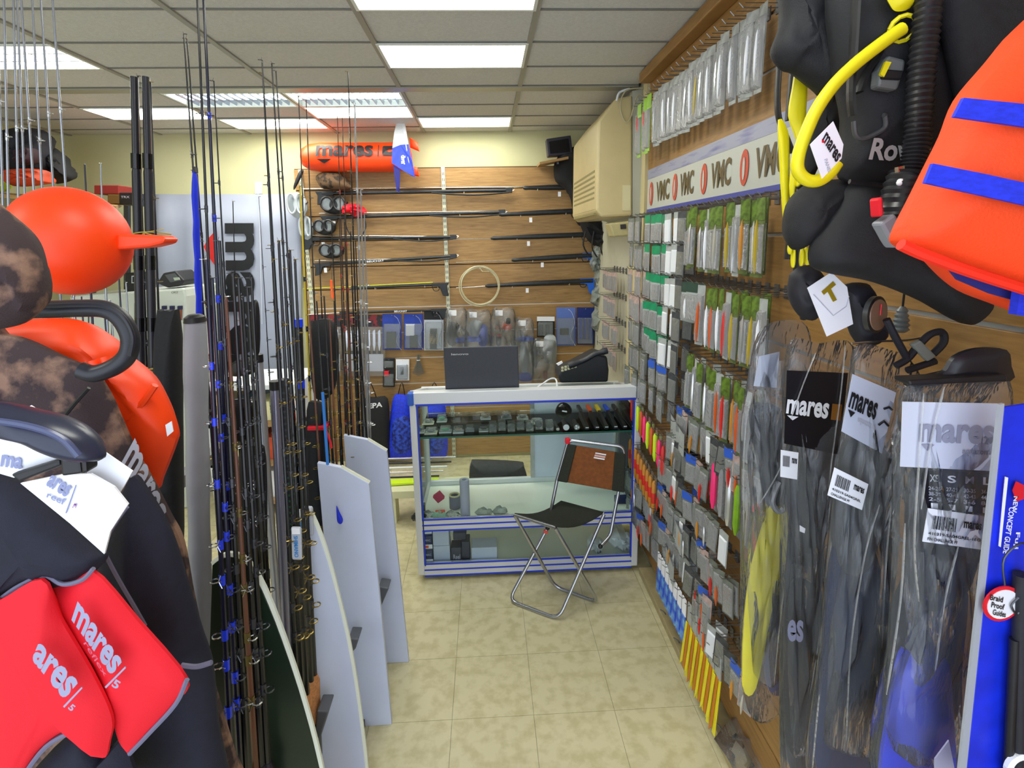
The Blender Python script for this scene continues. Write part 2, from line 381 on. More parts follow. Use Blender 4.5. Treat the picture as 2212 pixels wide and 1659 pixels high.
# ================================================================== back wall
GY = PB-.045
def hook(p, L, mat=chrome, name='peg_hook', parent=None):
    p = V(p); return MB().tube([p, p-FW*L, p-FW*(L+.004)+UP*.008], .0016, 6).build(name, mat, parent)
gun_m = M('speargun_body', '#23262a', .35, var=.2, scale=30)
band_m = M('speargun_band', '#1c2024', .5)
shaft_m = M('spear_steel', '#d2cfcb', .25, .9)
def gun(label, h, m, r=.011, spear=None, spear_m=shaft_m, tail=0, grip_m=gun_m, bands=True, taper=False, body_m=gun_m, Y=GY, guard=True, tagc=None, text=None, gl=.075):
    r *= 1.2; a, b = onY(*h, Y), onY(*m, Y); d = (b-a).normalized(); sgn = 1 if d.x > 0 else -1
    t = thing('speargun', label, 'speargun', ((a+b)/2-UP*.06), group='spearguns on the back wall')
    L = (b-a).length
    if taper: MB().tube([a, a+d*L*.55, a+d*L*.9, a+d*L*.97, b], [r*1.05, r*1.05, r*.75, r*.8, r*.4], 12).build('barrel', body_m, t, smooth=True)
    else: MB().tube([a+d*.02, a+d*.1, b-d*.04], [r, r*.9, r*.9], 12).build('barrel', body_m, t, smooth=True)
    g = MB()
    n = V((0, 0, 1))
    P = lambda x, z: a+d*x+UP*z
    g.prism([p-FW*.012 for p in (P(-.03, r), P(.10, r), P(.10, -r), P(.045, -r*1.3), P(.02, -gl), P(-.02, -gl-.005), P(-.012, -r))], FW*.024)
    gp = g.build('grip', grip_m, t, bevel=.004)
    if guard: MB().tube(smoothline([P(.04, -r), P(.055, -.045), P(.085, -.045), P(.10, -r)], 5), .003, 6).build('trigger_guard', gun_m, gp)
    MB().tube([P(.06, -r), P(.056, -.03)], .0025, 6).build('trigger', shaft_m, gp)
    if not taper: MB().cbox(b-d*.02, (.05, .02, r*2.5), d, FW, UP).build('muzzle', gun_m, t, bevel=.004)
    if spear:
        s0, s1 = onY(*spear[0], Y-.004), onY(*spear[1], Y-.004)
        MB().tube([s0, s1], .0035, 8).build('spear', spear_m, t)
    if bands and not taper:
        for q in (-1, 1):
            e = b-d*(L*.42); MB().tube(smoothline([b-d*.02+FW*.008*q-UP*r, b-d*L*.2+FW*.012*q-UP*(r+.014), e+FW*.008*q-UP*r*.6], 6), .0052, 8).build('rubber_band', band_m, t, smooth=True)
        MB().tube(smoothline([b-d*.01+UP*r, b+d*.02+UP*.004, b-d*.02-UP*r], 5), .003, 6).build('wishbone', shaft_m, t)
    if tagc:
        c = a+d*tagc-UP*(r+.03)-FW*.008; MB().cbox(c, (.022, .001, .035)).build('price_tag', card, t)
    if text:
        c = a+d*L*.42; w = .055*L/.9
        text_quad(text, [c-d*w*sgn-UP*.007-FW*(r+.001), c+d*w*sgn-UP*.007-FW*(r+.001), c+d*w*sgn+UP*.007-FW*(r+.001), c-d*w*sgn+UP*.007-FW*(r+.001)], ink_white, t)
    for q in (.22, .75):
        c = a+d*L*q; MB().tube([V((c.x, PB, c.z-r-.004)), V((c.x, Y-r-.004, c.z-r-.004)), V((c.x, Y-r-.006, c.z-r+.008))], .0022, 6).build('support_peg', rail, t)
    return t
gun('longest black band speargun, top left row under the orange float', (690, 418), (1105, 411), .0125, ((650, 408), (1122, 404)), tagc=.05)
gun('black band speargun, second row on the left, white price tag at middle', (700, 470), (1090, 458), .0125, ((690, 461), (1072, 456)), tagc=.07)
gun('black band speargun with steel spear, third row on the left', (662, 516), (985, 512), .011, ((655, 508), (962, 511)), tagc=.12)
gun('black band speargun with white lettering, fourth row on the left', (685, 572), (985, 553), .011, ((680, 563), (984, 557)), tagc=.06, text='BEUCHAT')
gun('short pistol speargun with lime spear and grip at its right end', (962, 614), (760, 622), .010, ((655, 624), (935, 610)), M('spear_lime', '#cfd63a', .4), bands=False, gl=.085)
gun('small pistol speargun, lowest row above the blue packs', (960, 669), (735, 676), .009, ((660, 680), (760, 674)), shaft_m, bands=False, gl=.06, text='BEUCHAT')
bgrip = M('grip_blue', '#1463d8', .45)
def rgun(label, h, m, sp, gm=gun_m, tagc=.3): return gun(label, h, m, .0155, sp, taper=True, grip_m=gun_m, tagc=tagc, gl=.08) if gm is gun_m else gun(label, h, m, .0155, sp, taper=True, grip_m=gm, tagc=tagc, gl=.1)
rgun('black air speargun, top row on the right', (1252, 404), (1130, 406), ((1190, 400), (1110, 405)), tagc=.15)
rgun('black air speargun, second row on the right', (1262, 455), (1078, 464), ((1080, 464), (1095, 463)), tagc=.4)
rgun('black air speargun, third row on the right', (1285, 506), (1060, 515), ((1062, 515), (965, 517)), tagc=.5)
rgun('black air speargun with blue grip, fourth row on the right', (1285, 551), (1105, 562), ((1107, 562), (985, 567)), bgrip, tagc=.4)
rgun('black air speargun with blue grip, lowest row on the right', (1280, 606), (1048, 618), ((1050, 618), (985, 622)), bgrip, tagc=.5)
# coil of wire
c = onY(1037, 618, GY-.03)
t = thing('wire_coil', 'round coil of pale wire hanging among the spearguns', 'wire coil', c-UP*.14)
for q in range(5): MB().ring(c+V((random.uniform(-.006, .006), -.004*q, random.uniform(-.006, .006))), V((random.uniform(-.08, .08), 1, random.uniform(-.05, .05))), .138+.006*(q % 3), .0035, 32, 6).build('strand', M('pale_wire', '#c9c3a4', .5), t, smooth=True)
MB().tube([c+UP*.14-FW*.01, c+UP*.14+V((.02, -.03, -.03)), c+UP*.12+V((.07, -.02, -.012))], .0025, 6).build('loose_end', M('pale_wire', '', 0), t)
MB().tube([V((c.x, PB, c.z+.13)), V((c.x, c.y-.03, c.z+.13))], .002, 6).build('peg', chrome, t)

# orange torpedo float and flag
ty = GY-.09
a, b = onY(650, 340, ty), onY(890, 340, ty)
t = thing('torpedo_float', 'orange inflatable torpedo float with black lettering above the spearguns', 'float', (a+b)/2-UP*.11)
Lf = (b-a).length; d = (b-a).normalized(); R = .098
prof = [(.02, 0), (.06, .015), (.085, .06), (R, .14), (R, Lf-.12), (.085, Lf-.05), (.06, Lf-.01), (.02, Lf)]
m = MB().lathe(prof, a, d, 28)
for i, p in enumerate(m.v):
    s_ = (p-a).dot(d)/Lf; p += (p-(a+d*(p-a).dot(d)))*(.05*math.sin(s_*23+math.atan2(p.z-a.z, p.y-a.y)*2)*(1-min(1, abs(s_-.55)*2))*-.2 if s_ > .2 else .02*math.sin(i*1.9))
m.build('body', orange, t, smooth=True)
for q, (pu, pv) in enumerate([((885, 306), (903, 318)), ((885, 366), (903, 372))]):
    p0, p1 = onY(*pu, ty), onY(*pv, ty); MB().pillow([p0+UP*.03, p1+UP*.03, p1+V((.01, 0, -.03)), p0-UP*.04], -FW*.015, 3).build('fin', orange, t, smooth=True)
ang = lambda th: (lambda x: x)
def wrap(u0, u1, v0, v1):
    def fn(x, y):
        p = onY(u0+(u1-u0)*x, (v0+(v1-v0)*y), ty-R); ax = a+d*((p-a).dot(d))
        # roll the print around the barrel of the float
        h = (p.z-ax.z)/R; th = max(-1.3, min(1.3, h))
        return V((p.x, ax.y-(R+.009)*math.cos(th), ax.z+(R+.009)*math.sin(th)))
    return fn
text_quad('mares', None or [V()]*4, ink, t, .03, fn=wrap(682, 806, 338, 313))
mb = MB(); w1 = wrap(0, 1, 0, 1)
tri = [wrap(684, 716, 352, 343)(x, y) for x, y in ((0, 1), (1, 1), (.5, 0))]; mb.prism(tri, -FW*.001).build('emblem_triangle', ink, t)
MB().prism([wrap(816, 818, 338, 313)(x, y) for x, y in ((0, 0), (1, 0), (1, 1), (0, 1))], -FW*.001).build('emblem_bar', ink, t)
f = wrap(826, 850, 336, 315)
pts = [(.0, .1), (.1, 0), (.9, 0), (1, .1), (1, .45), (.6, .3), (.35, .5), (.6, .65), (1, .6), (1, .9), (.9, 1), (.1, 1), (0, .9)]
MB().prism([f(x, y) for x, y in pts], -FW*.001).build('emblem', ink, t)
# dive flag
fy = ty-.13
t = thing('dive_flag', 'white and blue pennant flag hanging in front of the orange float', 'flag', onY(870, 385, fy))
wv = lambda pts: [onY(u, v, fy)+FW*.012*math.sin(u*.35+v*.06) for u, v in pts]
MB().prism(wv([(861, 243), (869, 243), (876, 275), (882, 311), (865, 312), (847, 319), (851, 285)]), FW*.002).build('white_panel', M('flag_white', '#e9ecf4', .7), t)
flag_blue = M('flag_blue', '#2440e0', .6, var=.12, scale=40)
MB().prism(wv([(847, 319), (865, 312), (882, 311), (890, 345), (897, 383), (890, 380), (870, 368), (846, 352)]), FW*.002).build('blue_panel', flag_blue, t)
MB().prism([p-FW*.004 for p in wv([(850, 357), (865, 366), (864, 400), (862, 417), (857, 412), (852, 380)])], FW*.002).build('tail', M('flag_navy', '#1d1f7a', .6), t)
q = wv([(867, 337), (868, 357), (879, 355), (876, 334)]); text_quad('diver', [p-FW*.014 for p in (q[0], q[1], q[2], q[3])], ink_white, t)
MB().tube([onY(864, 240, fy+.004), onY(885, 360, fy+.004)], .003, 6).build('staff', white, t)
# masks and hood at the left end
def mask(u, v, w, h, frame_m, label, Y):
    c = onY(u, v, Y); sc = Y/F
    t = thing('dive_mask', label, 'dive mask', c-UP*h*sc/2)
    for sg in (-1, 1):
        o = [c+V((sg*(.5+.48*math.cos(i/14*2*math.pi))*w*sc*.5, -.012*abs(math.cos(i/14*math.pi)), math.sin(i/14*2*math.pi)*h*sc*.45)) for i in range(14)]
        MB().tube(o+[o[0]], .008, 6).build('lens_frame', frame_m, t, smooth=True)
        MB().prism([c+(p-c)*.97+FW*.006 for p in o], FW*.002).build('lens', film('lens', '#b9c6cc', .35), t)
    MB().pillow([c+V((math.cos(i/16*2*math.pi)*w*sc*.55, .03, math.sin(i/16*2*math.pi)*h*sc*.6-.01)) for i in range(16)], -FW*.03, 4, edge=.3).build('skirt', frame_m, t, smooth=True)
    MB().tube(smoothline([c+V((-w*sc*.55, .01, 0)), c+V((-w*sc*.4, .06, .02)), c+V((w*sc*.4, .06, .02)), c+V((w*sc*.55, .01, 0))], 5), .007, 6, squash=.4).build('strap', black, t)
    return t
grey_s = M('silicone_grey', '#b8bfc6', .3); camo2 = M('camo_hood', '#33281f', .8, kind='noise', scale=22, hex2='#6b5138', ramp=(.45, .55))
mask(640, 440, 36, 44, grey_s, 'pale grey dive mask hanging on the end upright, upper of two', GY-.06)
mask(660, 490, 24, 42, grey_s, 'pale grey dive mask hanging on the end upright, lower of two', GY-.03)
mask(720, 440, 50, 30, black, 'black dive mask hanging below the camouflage hood', GY-.05)
mask(700, 488, 40, 26, black, 'black dive mask below the second row of spearguns', GY-.06)
mask(715, 540, 46, 26, black, 'small black dive mask below the third row of spearguns', GY-.06)
hd = [(682, 382), (696, 372), (722, 370), (742, 380), (758, 398), (760, 408), (735, 410), (700, 408), (688, 398)]
MB().pillow(smoothline(PY(hd, GY-.07), 3, True), -FW*.06, 5).build('camouflage_hood', camo2, smooth=True, label='brown camouflage hood tucked under the orange float', cat='hood')
MB().pillow(smoothline(PY([(656, 368), (650, 385), (636, 410), (634, 402), (640, 384), (648, 368)], GY-.03), 3, True), -FW*.01, 3).build('strap', black, smooth=True, label='black strap hanging beside the camouflage hood', cat='strap')
rp_ = [(738, 448), (748, 441), (768, 440), (786, 448), (793, 458), (786, 464), (770, 470), (752, 460), (740, 461)]
t = thing('red_hand_reel', 'crumpled bright red bag hanging between the spearguns', 'bag', onY(768, 470, GY-.06))
MB().pillow(smoothline(PY(rp_, GY-.06), 3, True), -FW*.05, 5, wob=.5).build('body', red, t, smooth=True)
MB().tube(smoothline(PY([(785, 465), (790, 490), (778, 512), (762, 512), (748, 490), (744, 462)], GY-.05), 5), .005, 6).build('cord', black, t, smooth=True)
MB().cbox(onY(717, 625, GY-.06), (.016, .02, .14)); t = thing('float_stick', 'bright orange float stick hanging in front of the lime spear', 'float', onY(717, 655, GY-.06)); MB().cbox(onY(717, 625, GY-.06), (.016, .02, .14)).build('stick', M('fluo_orange', '#ff5a1c', .4), t, bevel=.005); MB().tube([onY(717, 604, GY-.06), onY(717, 585, GY-.06), V((onY(717, 585, GY-.06).x, PB, onY(717, 585, GY-.06).z))], .0015, 5).build('cord', black, t)
#='bright orange float stick hanging in front of the lime spear', cat='float', bevel=.005)

# packs hanging on the lower boards
PK = PB-.03
def rect(u0, v0, u1, v1, Y): return [onY(u0, v1, Y), onY(u1, v1, Y), onY(u1, v0, Y), onY(u0, v0, Y)]
def slab_px(u0, v0, u1, v1, Y, t): q = rect(u0, v0, u1, v1, Y); return MB().prism(q, FW*t)
def blister(u0, v0, u1, v1, label, cm, item, curve=None, head=None):
    Y = PK-.004*random.random(); t = thing('blister_pack', label, 'blister pack', onY((u0+u1)/2, v1, Y), group='blister packs on the back wall')
    cd_ = slab_px(u0, v0, u1, v1, Y, .003).build('card', cm, t, bevel=.001)
    if head: slab_px(u0, v0, u1, v0+(v1-v0)*.22, Y-.001, .001).build('header', head, cd_)
    if curve:
        w = u1-u0; pts = [(u0+w*.62, v0+4), (u0+w*.82, v0+12), (u0+w*.95, v0+(v1-v0)*.4), (u0+w*.75, v0+(v1-v0)*.75), (u1, v1)]
        MB().tube(smoothline(PY(pts, Y-.002), 5), .006, 6, squash=.3).build('printed_curve', curve, cd_)
    for (a0, b0, a1, b1, mm) in item:
        w, h = u1-u0, v1-v0; slab_px(u0+a0*w, v0+b0*h, u0+a1*w, v0+b1*h, Y-.018, .018).build('product', mm, t, bevel=.003)
    q = rect(u0+2, v0+(v1-v0)*.28, u1-3, v1-2, Y-.022); MB().prism(q, FW*.021).build('blister_shell', clear_blister, t, bevel=.006)
    MB().tube([onY((u0+u1)/2, v0+3, PB+.004), onY((u0+u1)/2, v0+3, PK-.03)], .0016, 6).build('peg', chrome, t)
    return t
pblue = M('pack_blue', '#1f3fb0', .4, var=.15, scale=20); pgrey = M('pack_grey', '#c8cfde', .4)
blister(826, 678, 867, 756, 'blue blister pack with a black strap, leftmost of the blue packs', pblue, [(.2, .5, .7, .95, black)], pgrey)
blister(872, 678, 914, 755, 'blue blister pack with a pale clip, next to the white pack', pblue, [(.1, .3, .55, .62, card), (.3, .6, .7, .95, black)], pgrey)
blister(916, 672, 958, 757, 'pale grey blister pack with a black and tan buckle', pgrey, [(.3, .45, .65, .95, black), (.27, .57, .67, .84, M('tan', '#b99a6a', .5))], pgrey, ink)
blister(827, 774, 853, 797, 'small black card pack hanging above the red and black one', black, [(.2, .3, .8, .8, steel)])
blister(827, 798, 853, 836, 'black pack with red flash below the white rail', black, [(.1, .1, .5, .4, red), (.15, .5, .8, .8, steel)])
blister(855, 776, 884, 822, 'white rounded clamshell pack with a curved hook', card, [(.15, .25, .8, .85, pgrey), (.3, .35, .6, .75, M('hook_grey', '#8892a8', .4))])
blister(1160, 684, 1198, 728, 'black pack with a white printed header beside the clear bags', black, [(.15, .4, .35, .9, steel), (.5, .4, .7, .9, steel)], None, card)
blister(1202, 664, 1243, 747, 'pale blue pack with a black claw and white curve', M('pack_lightblue', '#5d78c8', .4), [(.2, .55, .65, .72, ink)], card)
blister(1246, 664, 1284, 745, 'dark blue pack of pale sticks, rightmost on the back wall', M('pack_navy', '#122a7a', .4), [(.15, .3, .3, .85, pblue), (.42, .3, .55, .85, pblue), (.7, .3, .85, .85, pblue)])
for k, (u0, u1, l) in enumerate([(668, 700, 'red-topped knife bag hanging leftmost under the lowest speargun'), (702, 738, 'red-topped knife bag half hidden by dark rods'), (740, 786, 'red-topped clear bag of silver knives, left of the blue packs'), (788, 832, 'red-topped clear bag of knives touching the blue packs')]):
    t = thing('knife_bag', l, 'packet', onY((u0+u1)/2, 812, PK), group='knife bags on the back wall')
    slab_px(u0, 680, u1, 706, PK, .003).build('header', M('header_redblack', '#8c1a22', .4, hex2='#1a1a20', scale=14, ramp=(.45, .5)), t)
    for q in range(3):
        uu = u0+6+q*(u1-u0-10)/3; MB().prism(PY([(uu, 715), (uu+5, 712), (uu+6, 745), (uu+3, 760), (uu, 745)], PK+.004), FW*.004).build('knife_blade', chrome, t)
        slab_px(uu, 758, uu+6, 790, PK+.004, .006).build('knife_handle', black, t)
    slab_px(u0+3, 765, u1-4, 802, PK-.004, .002).build('insert_card', card, t)
    MB().pillow(PY([(u0, 706), (u1, 706), (u1, 760), (u1-1, 812), (u0+1, 812), (u0, 760)], PK-.004), -FW*.012, 3, edge=.2).build('bag', clear, t, smooth=True)
t = thing('bristle_bundle', 'grey bundle of bristles tied at the top on the white rail', 'brush', onY(904, 812, PK))
for q in range(14):
    dx = (q-6.5)*1.9; MB().tube(PY([(904+dx*.25, 766), (904+dx*.2, 778), (904+dx, 812-abs(dx)*.4)], PK-.01*random.random()), .0022, 5).build('bristle', M('bristle_grey', '#6e6d66', .7), t)
MB().ring(onY(904, 778, PK-.004), UP, .012, .003, 12, 6).build('tie', white, t)
# clear bags of masks and snorkels
bagi = [((962, 668), (1008, 800), 'clear bag with a dark mask behind the laptop, left', [(black, (968, 700, 985, 742)), (M('blue_a', '#2f62e8', .4), (985, 730, 1004, 740))]),
        ((1006, 672), (1060, 800), 'clear bag with a blue snorkel above the laptop', [(M('blue_a', '', 0), (1010, 728, 1050, 738)), (M('blue_b', '#3a5ad8', .5), (1035, 705, 1052, 745)), (grey_s, (1015, 695, 1040, 725))]),
        ((1062, 668), (1112, 800), 'clear bag with an orange-tipped snorkel above the laptop', [(M('orange_c', '#f0501e', .4), (1088, 700, 1104, 712)), (black, (1094, 688, 1102, 700)), (black, (1072, 725, 1082, 745)), (red, (1074, 722, 1082, 728))]),
        ((1112, 690), (1152, 822), 'clear bag with a bright blue band right of the laptop', [(M('blue_a', '', 0), (1118, 728, 1150, 737)), (grey_s, (1125, 740, 1140, 800)), (M('blue_b', '', 0), (1122, 806, 1148, 822))]),
        ((1150, 735), (1200, 822), 'clear crumpled bag above the white cable', [(grey_s, (1176, 728, 1200, 780)), (M('rust', '#a8502c', .6), (1174, 802, 1182, 818)), (black, (1152, 742, 1160, 790))])]
for (u0, v0), (u1, v1), l, it in bagi:
    Y = PK-.03; t = thing('clear_bag', l, 'packet', onY((u0+u1)/2, v1, Y), group='clear bags on the back wall')
    for mm, (a0, b0, a1, b1) in it: MB().pillow(smoothline(PY([(a0, b0), (a1, b0), (a1, b1), (a0, b1)], Y+.01), 4, True), -FW*.02, 3).build('contents', mm, t, smooth=True)
    o = PY([(u0+2, v0), ((u0+u1)/2, v0-3), (u1-2, v0), (u1+2, (v0+v1)/2-20), (u1, v1), (u0, v1), (u0-2, (v0+v1)/2)], Y)
    MB().pillow(smoothline(o, 4, True), -FW*.035, 6, wob=.6).build('bag', clear, t, smooth=True)
    MB().pillow(smoothline([p.lerp(sum(o, V())/len(o), .12)-FW*.008 for p in o], 4, True), -FW*.02, 5, wob=.9).build('inner_fold', clear, t, smooth=True)
    slab_px(u0+8, v0+2, u0+24, v0+14, Y-.02, .001).build('price_label', card, t)
# black and blue mesh bags
t = thing('tote_bag', 'black bag with white lettering hanging by the white dividers', 'bag', onY(812, 1005, PK-.08))
MB().pillow(smoothline(PY([(786, 862), (812, 858), (838, 862), (841, 930), (838, 1000), (800, 1004), (784, 960), (784, 900)], PK-.08), 3, True), -FW*.05, 5, edge=.1).build('body', nylon, t, smooth=True)
MB().tube(smoothline(PY([(791, 864), (797, 832), (803, 832), (814, 862)], PK-.08), 4), .008, 6, squash=.4).build('strap', black, t)
q = PY([(782, 885), (826, 879), (826, 868), (782, 874)], PK-.135); text_quad('HEPA', q, ink_white, t, .03)
mesh_blue = M('mesh_blue', '#1c3be8', .55, var=.2, scale=60)
def bluebag(pts, l, st, Y):
    t = thing('mesh_bag', l, 'bag', onY(pts[4][0], 1010, Y)); MB().pillow(smoothline(PY(pts, Y), 3, True), -FW*.04, 5, edge=.1).build('body', mesh_blue, t, smooth=True)
    MB().tube(smoothline(PY(st, Y), 4), .008, 6, squash=.4).build('strap', black, t)
    u = sum(p[0] for p in pts)/len(pts); v = 950
    MB().pillow(smoothline(PY([(u-16, v-40), (u+18, v-48), (u+22, v+20), (u-14, v+26)], Y-.035), 3, True), -FW*.02, 4).build('mesh_pocket', M('mesh_navy', '#101c70', .6, hex2='#2f55d8', scale=40, ramp=(.4, .6)), t, smooth=True)
    return t
bluebag([(850, 858), (868, 852), (884, 862), (890, 930), (890, 985), (862, 992), (838, 985), (840, 930)], 'blue mesh bag with black strap left of the counter', [(858, 862), (868, 826), (876, 862)], PK-.06)
t = bluebag([(905, 868), (930, 858), (958, 862), (966, 925), (965, 985), (940, 988), (915, 992), (903, 940)], 'blue mesh bag seen through the counter glass', [(928, 862), (938, 826), (952, 862)], PK-.1)
q = PY([(903, 982), (908, 958), (915, 960), (909, 984)], PK-.147); text_quad('SEAC', q, ink_white, t, .02)
# things above / beside the air conditioner corner
t = thing('corner_shelf', 'small wooden shelf high in the corner holding a dark frame', 'shelf', onY(1200, 355, PB-.2))
MB().prism([onY(1160, 357, PB-.02), onY(1225, 343, PB-.02), onY(1228, 338, PB-.3), onY(1166, 350, PB-.3)], -UP*.016).build('board', wood, t)
MB().bar(onY(1205, 360, PB-.02), onY(1205, 352, PB-.22), .015, .015).build('bracket', steel, t)
t = thing('framed_box', 'dark framed box standing on the corner shelf', 'box', onY(1212, 336, PB-.2))
MB().prism(PY([(1180, 300), (1233, 292), (1238, 333), (1184, 338)], PB-.2), FW*.08).build('case', M('dark_violet', '#2c2b3c', .4), t, bevel=.006)
MB().prism(PY([(1186, 306), (1228, 299), (1232, 328), (1189, 332)], PB-.205), FW*.006).build('panel', gloss_black, t)
blk = [(1215, 322), (1235, 318), (1256, 322), (1258, 400), (1256, 482), (1244, 478), (1236, 440), (1222, 410), (1200, 392), (1196, 360), (1204, 340)]
MB().pillow(smoothline(PY(blk, PB-.16), 3, True), -FW*.07, 5).build('black_jacket', nylon, smooth=True, label='black garment hanging in the corner beside the air conditioner', cat='garment')
t = thing('cord_tangle', 'dark tangle of straps hanging below the air conditioner', 'straps', onY(1290, 560, PB-.12))
MB().pillow(smoothline(PY([(1252, 472), (1300, 475), (1340, 480), (1372, 500), (1368, 540), (1330, 545), (1300, 535), (1270, 520)], PB-.2), 3, True), -FW*.08, 5, wob=.6).build('bundle', nylon, t, smooth=True)
for q in range(6): MB().tube(smoothline(PY([(1265+q*18, 500), (1260+q*19, 530+q*4), (1275+q*15, 556)], PB-.26), 4), .006, 6).build('strap', black, t)
# pale bags, gloves, side packs in the corner
dull = film('dull_film', '#aeb9b4', .45, .12, .8, 70)
for k, (u, v, r, l) in enumerate([(1302, 548, 20, 'cloudy clear bag in the corner, uppermost of the pile'), (1310, 590, 24, 'cloudy clear bag in the corner, second from the top'), (1290, 570, 14, 'small cloudy bag beside the blue speargun grip'), (1300, 640, 22, 'cloudy bag in the corner beside the lowest speargun'), (1304, 690, 24, 'cloudy bag with dark goods at the corner, above the telephone'), (1312, 735, 20, 'cloudy bag holding a dark mask behind the telephone')]):
    c = onY(u, v, PB-.12); t = thing('clear_bag', l, 'packet', c-UP*.09, group='clear bags piled in the corner')
    s_ = r*3.9/F*1.25
    MB().pillow([c+V((math.cos(i/14*6.283)*s_*random.uniform(.85, 1.1), 0, math.sin(i/14*6.283)*s_*random.uniform(.9, 1.2))) for i in range(14)], -FW*.06, 5, wob=.9).build('bag', dull, t, smooth=True)
    MB().pillow([c+V((math.cos(i/10*6.283)*s_*.6, .01, math.sin(i/10*6.283)*s_*.55)) for i in range(10)], -FW*.03, 4, wob=.6).build('contents', black if k > 2 else grey_s, t, smooth=True)
for k, (u, l) in enumerate([(1334, 'red and blue glove pair, left, hanging in the corner'), (1356, 'red and blue glove pair, right, hanging in the corner')]):
    t = thing('work_glove', l, 'glove', onY(u, 626, PB-.5), group='red gloves in the corner')
    MB().pillow(smoothline(PY([(u-8, 600), (u+8, 600), (u+6, 626), (u-6, 626)], PB-.5), 3, True), -FW*.02, 3).build('cuff', M('glove_blue', '#2350b8', .7), t, smooth=True)
    for q in range(4):
        a0 = u-8+q*5.2; MB().tube(PY([(a0, 602), (a0-1+q*.6, 585), (a0-3+q*1.6, 567)], PB-.5), [.012, .011, .008], 8).build('finger', M('glove_red', '#ee2a1e', .6), t, smooth=True)
# air conditioner
t = thing('air_conditioner', 'beige wall air conditioner high on the right wall', 'air conditioner', onX(1330, 475, RW))
ac = M('ac_beige', '#c9b98a', .45, var=.03); Ya, Yb = 2.95, 3.75
e0 = PY([(1292, 262), (1330, 212), (1366, 205), (1366, 466), (1300, 470), (1288, 455)], Ya)
MB().prism(e0, FW*(Yb-Ya)).build('casing', ac, t, bevel=.012)
MB().prism(PY([(1366, 196), (1388, 192), (1388, 470), (1366, 466)], Ya+.01), FW*(Yb-Ya-.02)).build('mounting_back', M('ac_grey', '#b9b8a8', .5), t)
p0 = e0[0]; p5 = e0[5]; pg = e0[4]
for k in range(9):
    z = p5.z-.02+.028*k; MB().box((p0.x-.004, Ya+.06, z), (p0.x+.004, Yb-.05, z+.012)).build('vent_slat', M('ac_dark', '#8d8458', .6), t)
MB().prism(PY([(1345, 400), (1362, 400), (1362, 455), (1345, 455)], Ya-.004), FW*.006).build('control_panel', M('ac_panel', '#d8cfa6', .4), t)
MB().tube(smoothline(PY([(1390, 190), (1352, 196), (1340, 230), (1350, 262), (1362, 255), (1375, 210), (1388, 205)], Ya-.03), 5), .004, 6).build('cable', M('cable_beige', '#b5ad8c', .6), t, smooth=True)
MB().tube(smoothline(PY([(1360, 192), (1338, 200), (1332, 218)], Ya-.02), 4), .006, 6).build('pipe', white, t)
t = thing('junction_box', 'yellowed plastic tray under the air conditioner', 'tray', onY(1345, 515, Ya-.05))
MB().prism(PY([(1316, 482), (1372, 476), (1376, 508), (1326, 512)], Ya-.05), FW*.12).build('body', M('old_plastic', '#b7ac7d', .5, var=.1), t, bevel=.008)
MB().prism(PY([(1340, 485), (1352, 484), (1353, 494), (1341, 495)], Ya-.056), FW*.006).build('switch', steel, t)
# ================================================================== banner and left background
by = BW-.012
t = thing('banner', 'white vinyl banner with big black lettering running down the back wall', 'banner', onY(495, 1000, by))
vinyl = M('banner_vinyl', '#aab1c6', .45, var=.03, scale=4)
m = MB(); nx, nz = 24, 8
g = [[onY(336+(652-336)*i/nx, 420+(1005-420)*j/nz, by)-FW*(.012+.012*math.sin(i*1.1+j*.25)*(1 if i < 7 else .12)) for i in range(nx+1)] for j in range(nz+1)]
m.add([p for r in g for p in r], [(j*(nx+1)+i, j*(nx+1)+i+1, (j+1)*(nx+1)+i+1, (j+1)*(nx+1)+i) for j in range(nz) for i in range(nx)])
sh = o = m.build('sheet', vinyl, t, smooth=True); o.modifiers.new('thick', 'SOLIDIFY').thickness = .001
text_quad('mares', PY([(484, 482), (492, 815), (552, 815), (549, 482)], by-.03), ink, sh, .035)
MB().prism(PY([(467, 496), (449, 516), (440, 533), (450, 554), (467, 577)], by-.03), FW*.001).build('red_emblem', M('banner_red', '#c9201e', .5), sh)
text_quad('we are', PY([(406, 645), (410, 735), (422, 735), (420, 645)], by-.032), ink, sh, 0)
t = thing('wall_socket', 'white electrical socket on the back wall above the banner', 'socket', onY(557, 420, BW))
MB().prism(PY([(550, 393), (565, 393), (565, 419), (550, 419)], BW-.02), FW*.02).build('plate', white, t, bevel=.004)
MB().tube(PY([(557, 416), (560, 440), (566, 700)], BW-.04), .002, 6).build('cable', white, t)
